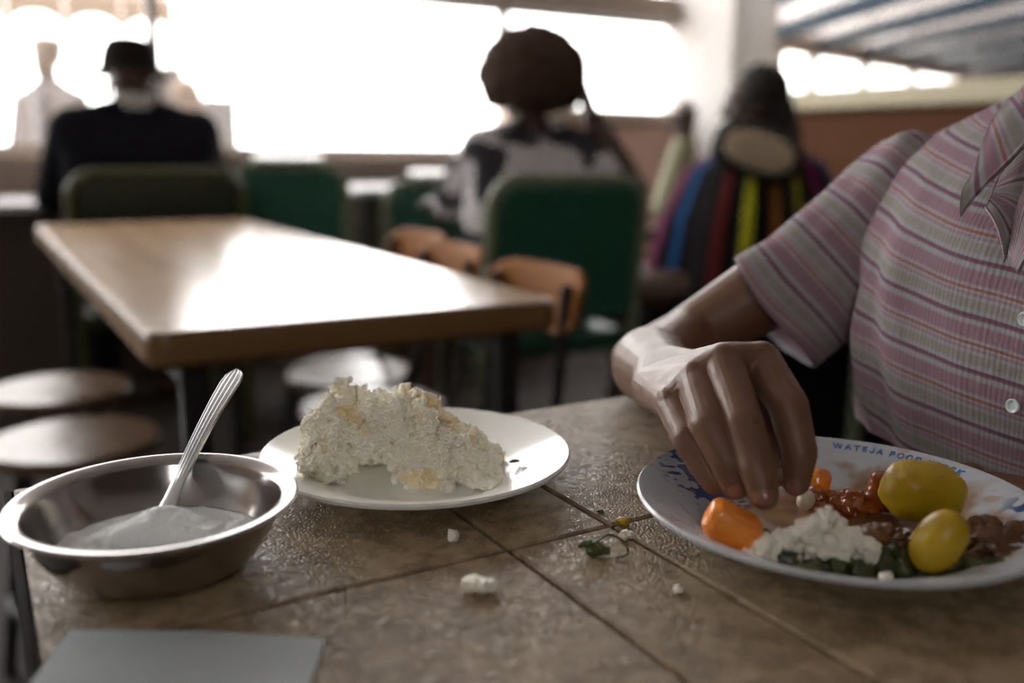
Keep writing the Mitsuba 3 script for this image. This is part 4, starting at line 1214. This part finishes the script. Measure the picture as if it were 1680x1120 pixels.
hn += relaxed_hand(WR2[1], (-0.35, 0.2, 1), (1, -0.2, 0.3), 1.0, 1.2, 1)
wl = []
for s in (-1, 1):
    a0, a1, a2, a3 = wb + V(s * 0.09, 0, 0.54), wb + V(s * 0.11, 0.42, 0.52), wb + V(s * 0.11, 0.40, 0.09), wb + V(s * 0.12, 0.55, 0.04)
    wl += [hullm((a0, 0.085), (a1, 0.06)), hullm((a1, 0.056), (a2, 0.04)), hullm((a2 - V(0, 0, 0.045), 0.036), (a3, 0.028))]
part(WM, 'body', soften(union(hp + tor + hn + wl), 0.012, 6), 'm_skindark', True, label='dark brown skin of neck, raised arm and hand')
eyes(WM, ey, (0.25, 1, 0.0), 0.95)
bl = [hullm((wb + V(-0.10, 0, 0.55), 0.115), (wb + V(0.10, 0, 0.55), 0.115), (wb + V(-0.11, 0, 0.86), 0.107), (wb + V(0.11, 0, 0.86), 0.107)),
      hullm((wb + V(-0.11, 0, 0.86), 0.107), (wb + V(0.11, 0, 0.86), 0.107), (SL, 0.062), (SR, 0.062)),
      hullm((SL + V(0.03, 0, 0.015), 0.052), (SR - V(0.03, 0, -0.015), 0.052), (wb + V(-0.04, 0, 1.018), 0.036), (wb + V(0.04, 0, 1.018), 0.036)),
      hullm((SL, 0.060), (SL + (EL2[0] - SL) * 0.8, 0.058)), hullm((SR, 0.060), (SR + (EL2[1] - SR) * 0.55, 0.054))]
part(WM, 'blouse', lumpy(union(bl), 0.012, 0.008, 14, 6, 6), 'm_blouse', True, label='black and white patterned blouse')
part(WM, 'skirt', soften(union([hullm((wb + V(-0.09, 0, 0.53), 0.10), (wb + V(0.09, 0, 0.53), 0.10), (wb + V(-0.11, 0.42, 0.52), 0.075), (wb + V(0.11, 0.42, 0.52), 0.075))]), 0.014, 4), 'm_suit', True)
sp = trimesh.creation.icosphere(subdivisions=5)
q = np.array(sp.vertices)
d = 1 + 0.10 * (meshkit.fbm(q * 3.2, 2, 1) - 0.5) + 0.16 * (meshkit.fbm(q * 22, 3, 2) - 0.5)
q = q * d[:, None] * V(0.157, 0.150, 0.138)
q[:, 2] = np.where(q[:, 2] < -0.085, -0.085 + 0.4 * (q[:, 2] + 0.085), q[:, 2])
part(WM, 'hair', (q + wb + V(-0.002, 0.0, 1.172), np.array(sp.faces)), 'm_afro', True, label='big round brown afro')
er = trimesh.creation.icosphere(subdivisions=2)
part(WM, 'earring', (np.array(er.vertices) * 0.011 + wb + V(-0.088, -0.02, 1.075), np.array(er.faces)), 'm_steelrim', True, label='silver earring')

# ---- person in the striped wrap, by the pillar
BR = thing('person', 'person with long dark hair in a black wrap with coloured stripes near the pillar', 'person')
bb = V(2.285, 2.315, 0)
fc = V(-0.80, 0.60, -0.05)
hp, ey, BW = head_parts(bb + V(0.0, 0.03, 1.115), fc)
ff, ll, uu = basis(fc)
SLb, SRb = bb + ll * 0.17 + V(0, 0, 0.915), bb - ll * 0.17 + V(0, 0, 0.915)
ELb = [V(2.075, 2.50, 0.78), bb + ff * 0.20 - ll * 0.20 + V(0, 0, 0.70)]
WRb = [V(2.160, 2.535, 1.005), bb + ff * 0.34 - ll * 0.05 + V(0, 0, 0.70)]
tb = [hullm((bb + ll * 0.09 + V(0, 0, 0.55), 0.10), (bb - ll * 0.09 + V(0, 0, 0.55), 0.10), (bb + ll * 0.10 + V(0, 0, 0.84), 0.09), (bb - ll * 0.10 + V(0, 0, 0.84), 0.09)),
      hullm((bb + ll * 0.10 + V(0, 0, 0.84), 0.09), (bb - ll * 0.10 + V(0, 0, 0.84), 0.09), (SLb, 0.05), (SRb, 0.05)), hullm((bb + V(0, 0, 0.93), 0.05), (bb + V(0, 0.02, 1.08), 0.048)),
      hullm((SLb, 0.045), (ELb[0], 0.036)), hullm((ELb[0], 0.036), (WRb[0], 0.024)), hullm((SRb, 0.045), (ELb[1], 0.036)), hullm((ELb[1], 0.036), (WRb[1], 0.024))]
tb += relaxed_hand(WRb[0], (0.1, 0, 1), (-0.5, -0.5, 0.2), 0.9, 1.0, 1) + relaxed_hand(WRb[1], ff, (0, 0, 1), 0.9, 0.6, 1)
for s in (-1, 1):
    a0, a1, a2, a3 = bb + ll * s * 0.09 + V(0, 0, 0.54), bb + ll * s * 0.11 + ff * 0.42 + V(0, 0, 0.52), bb + ll * s * 0.11 + ff * 0.40 + V(0, 0, 0.09), bb + ll * s * 0.11 + ff * 0.55 + V(0, 0, 0.04)
    tb += [hullm((a0, 0.08), (a1, 0.06)), hullm((a1, 0.056), (a2, 0.04)), hullm((a2 - V(0, 0, 0.045), 0.036), (a3, 0.028))]
part(BR, 'body', soften(union(hp + tb), 0.013, 6), 'm_skindark', True, label='dark brown face and raised hand')
eyes(BR, ey, fc)
hb = [m3.Manifold.hull_points(BW(-0.030, 0, 0.045) + ICO * V(0.094, 0.094, 0.088)), hullm((BW(-0.075, 0, -0.02), 0.062), (BW(-0.10, 0, -0.16), 0.050)), hullm((BW(-0.10, 0, -0.16), 0.050), (BW(-0.12, -0.02, -0.27), 0.036))]
part(BR, 'hair', lumpy(union(hb), 0.009, 0.006, 55, 2, 2), 'm_hair', True, label='long black braided hair')
part(BR, 'shirt_sleeve', soften(union(bones([(ELb[0], 0.057, WRb[0] - V(0, 0, 0.03), 0.045)])), 0.012, 5), 'm_palesleeve', True, label='pale olive long sleeve')
# wrap: a cape of radiating stripes from the neck
m_, n_ = 46, 144
a = np.linspace(0, 2 * np.pi, n_ + 1)
GG, UU = [], []
for i in range(m_):
    t = i / (m_ - 1)
    z = np.interp(t, [0, 0.15, 0.35, 0.65, 1], [0.990, 0.968, 0.915, 0.76, 0.48])
    rx = np.interp(t, [0, 0.15, 0.35, 0.65, 1], [0.060, 0.125, 0.195, 0.225, 0.245])
    ry = np.interp(t, [0, 0.15, 0.35, 0.65, 1], [0.058, 0.140, 0.225, 0.290, 0.340])
    fo = 1 + 0.05 * t * np.sin(a * 11 + 2 * np.sin(3 * a)) + 0.05 * t * np.sin(a * 5 + 1)
    q = bb + np.outer(rx * fo * np.cos(a), ll) + np.outer(ry * fo * np.sin(a), ff) + V(0, 0, z)
    q[-1] = q[0]
    GG.append(q); UU.append(np.stack([a / (2 * np.pi), 0 * a + t], 1))
GG = np.array(GG)
part(BR, 'wrap', skin_grid(GG, closed=False), 'm_wrap', True, uv=np.array(UU).reshape(-1, 2), label='black wrap with yellow, blue, magenta and orange stripes')
part(BR, 'skirt', skin_grid([[(bb + ff * -0.02 + ll * r_ * 0.85 * math.cos(t) + ff * r_ * 1.25 * math.sin(t) + V(0, 0, z_)) for t in np.linspace(0, 2 * np.pi, 40, endpoint=False)] for z_, r_ in ((0.02, 0.41), (0.3, 0.37), (0.52, 0.28), (0.6, 0.2))]), 'm_suit', 40, label='long dark skirt shape added to fill the black area below the wrap')  # widened to fill the black gap beside the eating person
# bag held in front of the chest
BGK = thing('handbag', 'black handbag with a pale beige flap held by the person in the striped wrap', 'bag')
bgc = V(2.125, 2.150, 0.965)
bag = trimesh.creation.icosphere(subdivisions=4); q = np.array(bag.vertices)
q = np.sign(q) * np.abs(q) ** 0.75
xr = V(0.863, -0.506, 0)
vf = V(-0.506, -0.863, 0.0)
tl = 0.28
u_ = xr * math.cos(tl) - V(0, 0, 1) * math.sin(tl); w_ = xr * math.sin(tl) + V(0, 0, 1) * math.cos(tl)
part(BGK, 'bag_body', (bgc + np.outer(q[:, 0] * 0.145, u_) + np.outer(q[:, 1] * 0.045, vf) + np.outer(q[:, 2] * 0.085, w_), np.array(bag.faces)), 'm_bag', True)
part(BGK, 'flap', (bgc + vf * 0.036 + np.outer(q[:, 0] * 0.108, u_) + np.outer(q[:, 1] * 0.016, vf) + np.outer(q[:, 2] * 0.056, w_), np.array(bag.faces)), 'm_flap', True, label='pale beige flap')
hdl = [bgc + u_ * (0.11 * math.cos(t)) + w_ * (0.07 + 0.07 * math.sin(t)) for t in np.linspace(0, math.pi, 20)]
part(BGK, 'handle', tube(hdl, 0.008, 8), 'm_bag')

# ------------------------------------------------------------------ outside: people, awning, post


def passer_by(x, y, face, label, capped, suit, h=1.66):
    t = thing('passer_by', label, 'person')
    g0 = V(x, y, -0.15)
    hp, ey, W_ = head_parts(g0 + V(0, 0, h - 0.10), face)
    f_, l_, u2 = basis((face[0], face[1], 0))
    S = [g0 + l_ * s * 0.19 + V(0, 0, h - 0.30) for s in (-1, 1)]
    S = [q - V(0, 0, 0.045) for q in S]
    E_ = [g0 + l_ * s * 0.25 + f_ * 0.02 + V(0, 0, h - 0.60) for s in (-1, 1)]
    Wr = [g0 + l_ * s * 0.24 + f_ * 0.10 + V(0, 0, h - 0.83) for s in (-1, 1)]
    p = hp + [hullm((g0 + V(0, 0, h - 0.32), 0.055), (g0 + V(0, 0, h - 0.14), 0.052)),
              hullm((g0 + l_ * 0.10 + V(0, 0, h - 0.75), 0.10), (g0 - l_ * 0.10 + V(0, 0, h - 0.75), 0.10), (S[0], 0.06), (S[1], 0.06))]
    lg = []
    for k, s in enumerate((-1, 1)):
        p += [hullm((S[k], 0.05), (E_[k], 0.04)), hullm((E_[k], 0.04), (Wr[k], 0.026))] + relaxed_hand(Wr[k], (0, 0, -1), l_ * s, 1.0, 0.5, s)
        q0, q1, q2 = g0 + l_ * s * 0.09 + V(0, 0, h - 0.80), g0 + l_ * s * 0.10 + V(0, 0, 0.46), g0 + l_ * s * 0.10 + V(0, 0, 0.08)
        lg += [hullm((q0, 0.085), (q1, 0.06)), hullm((q1, 0.058), (q2, 0.045))]
        p += [hullm((q0, 0.075), (q1, 0.05)), hullm((q1, 0.05), (q2, 0.036)), hullm((q2 - V(0, 0, 0.04), 0.036), (q2 + f_ * 0.15 - V(0, 0, 0.045), 0.03))]
    part(t, 'body', soften(union(p), 0.016, 5), 'm_outskin', True)
    eyes(t, ey, (face[0], face[1], 0))
    jk_ = [hullm((g0 + l_ * 0.10 + V(0, 0, h - 0.85), 0.115), (g0 - l_ * 0.10 + V(0, 0, h - 0.85), 0.115), (S[0], 0.072), (S[1], 0.072))]
    jk_.append(hullm((S[0], 0.06), (S[1], 0.06), (g0 + V(0, 0, h - 0.235), 0.055)))
    for k in (0, 1):
        jk_ += [hullm((S[k], 0.07), (E_[k], 0.058)), hullm((E_[k], 0.058), (Wr[k] + V(0, 0, 0.03), 0.045))]
    part(t, 'jacket', soften(union(jk_), 0.016, 5), suit, True)
    part(t, 'trousers', soften(union(lg), 0.016, 3), suit, True)
    if capped:
        cp_ = lathe([(0.0001, 0.075), (0.06, 0.070), (0.088, 0.045), (0.092, 0.0), (0.086, 0.0), (0.0001, 0.06)], 40)
        part(t, 'cap', xf(cp_, 0, W_(-0.012, 0, 0.055)), 'm_outcap', 40)
        part(t, 'shirt_front', soften(hullm((g0 + f_ * 0.085 + V(0, 0, h - 0.32), 0.035), (g0 + f_ * 0.095 + V(0, 0, h - 0.60), 0.03)), 0.012, 2), 'm_outshirt', True)
    else:
        part(t, 'hair', lumpy(m3.Manifold.hull_points(W_(-0.02, 0, 0.052) + ICO * 0.09), 0.01, 0.006, 50, 2, 2), 'm_outcap', True)
    return t


passer_by(0.50, 6.15, (-0.75, -0.65, 0), 'passer-by in pale jacket and cap outside, left of the man in the hat', True, 'm_outsuit', 1.70)
passer_by(1.36, 6.55, (0.9, -0.4, 0), 'faint passer-by outside the window right of the man in the hat', False, 'm_outshirt', 1.52)
KS = thing('kiosk', 'pale stepped stall outside the window right of the man in the hat', 'stall')
part(KS, 'post', box(1.10, 1.20, 6.86, 6.98, -0.15, 1.60, 0.008), 'm_pale')
part(KS, 'board', box(1.205, 1.40, 6.86, 6.96, -0.15, 1.50, 0.008), 'm_outsuit')
part(KS, 'counter', box(1.405, 1.75, 6.86, 7.30, -0.15, 1.30, 0.008), 'm_pale')
AW = thing('awning', 'pale scalloped awning outside at the top left of the windows', 'awning')
from shapely.geometry import Polygon
n_s = 5
for k in range(n_s):
    x0 = -0.35 + k * 0.36
    arcp = [(x0 + 0.18 + 0.155 * math.cos(t), 1.74 + 0.10 * math.sin(t)) for t in np.linspace(0, math.pi, 14)]
    prof2 = np.array([(x0 + 0.002, 1.98), (x0 + 0.002, 1.74)] + arcp[::-1] + [(x0 + 0.358, 1.74), (x0 + 0.358, 1.98)])
    ex = trimesh.creation.extrude_polygon(Polygon(prof2), 0.012, engine='earcut')
    v_ = np.array(ex.vertices)
    part(AW, 'valance', (np.stack([v_[:, 0], 7.30 + v_[:, 2], v_[:, 1]], 1), np.array(ex.faces)), 'm_awning', False)
    part(AW, 'stripe_panel', hull([(x0 + 0.003, 7.312, 1.98), (x0 + 0.357, 7.312, 1.98), (x0 + 0.003, 8.9, 2.6), (x0 + 0.357, 8.9, 2.6), (x0 + 0.003, 7.312, 1.99), (x0 + 0.357, 7.312, 1.99), (x0 + 0.003, 8.9, 2.61), (x0 + 0.357, 8.9, 2.61)]), 'm_awning', False)
for x in (-0.33, 1.42):
    part(AW, 'pole', tube([(x, 7.34, -0.15), (x, 7.34, 1.985)], 0.02, 8), 'm_pale')
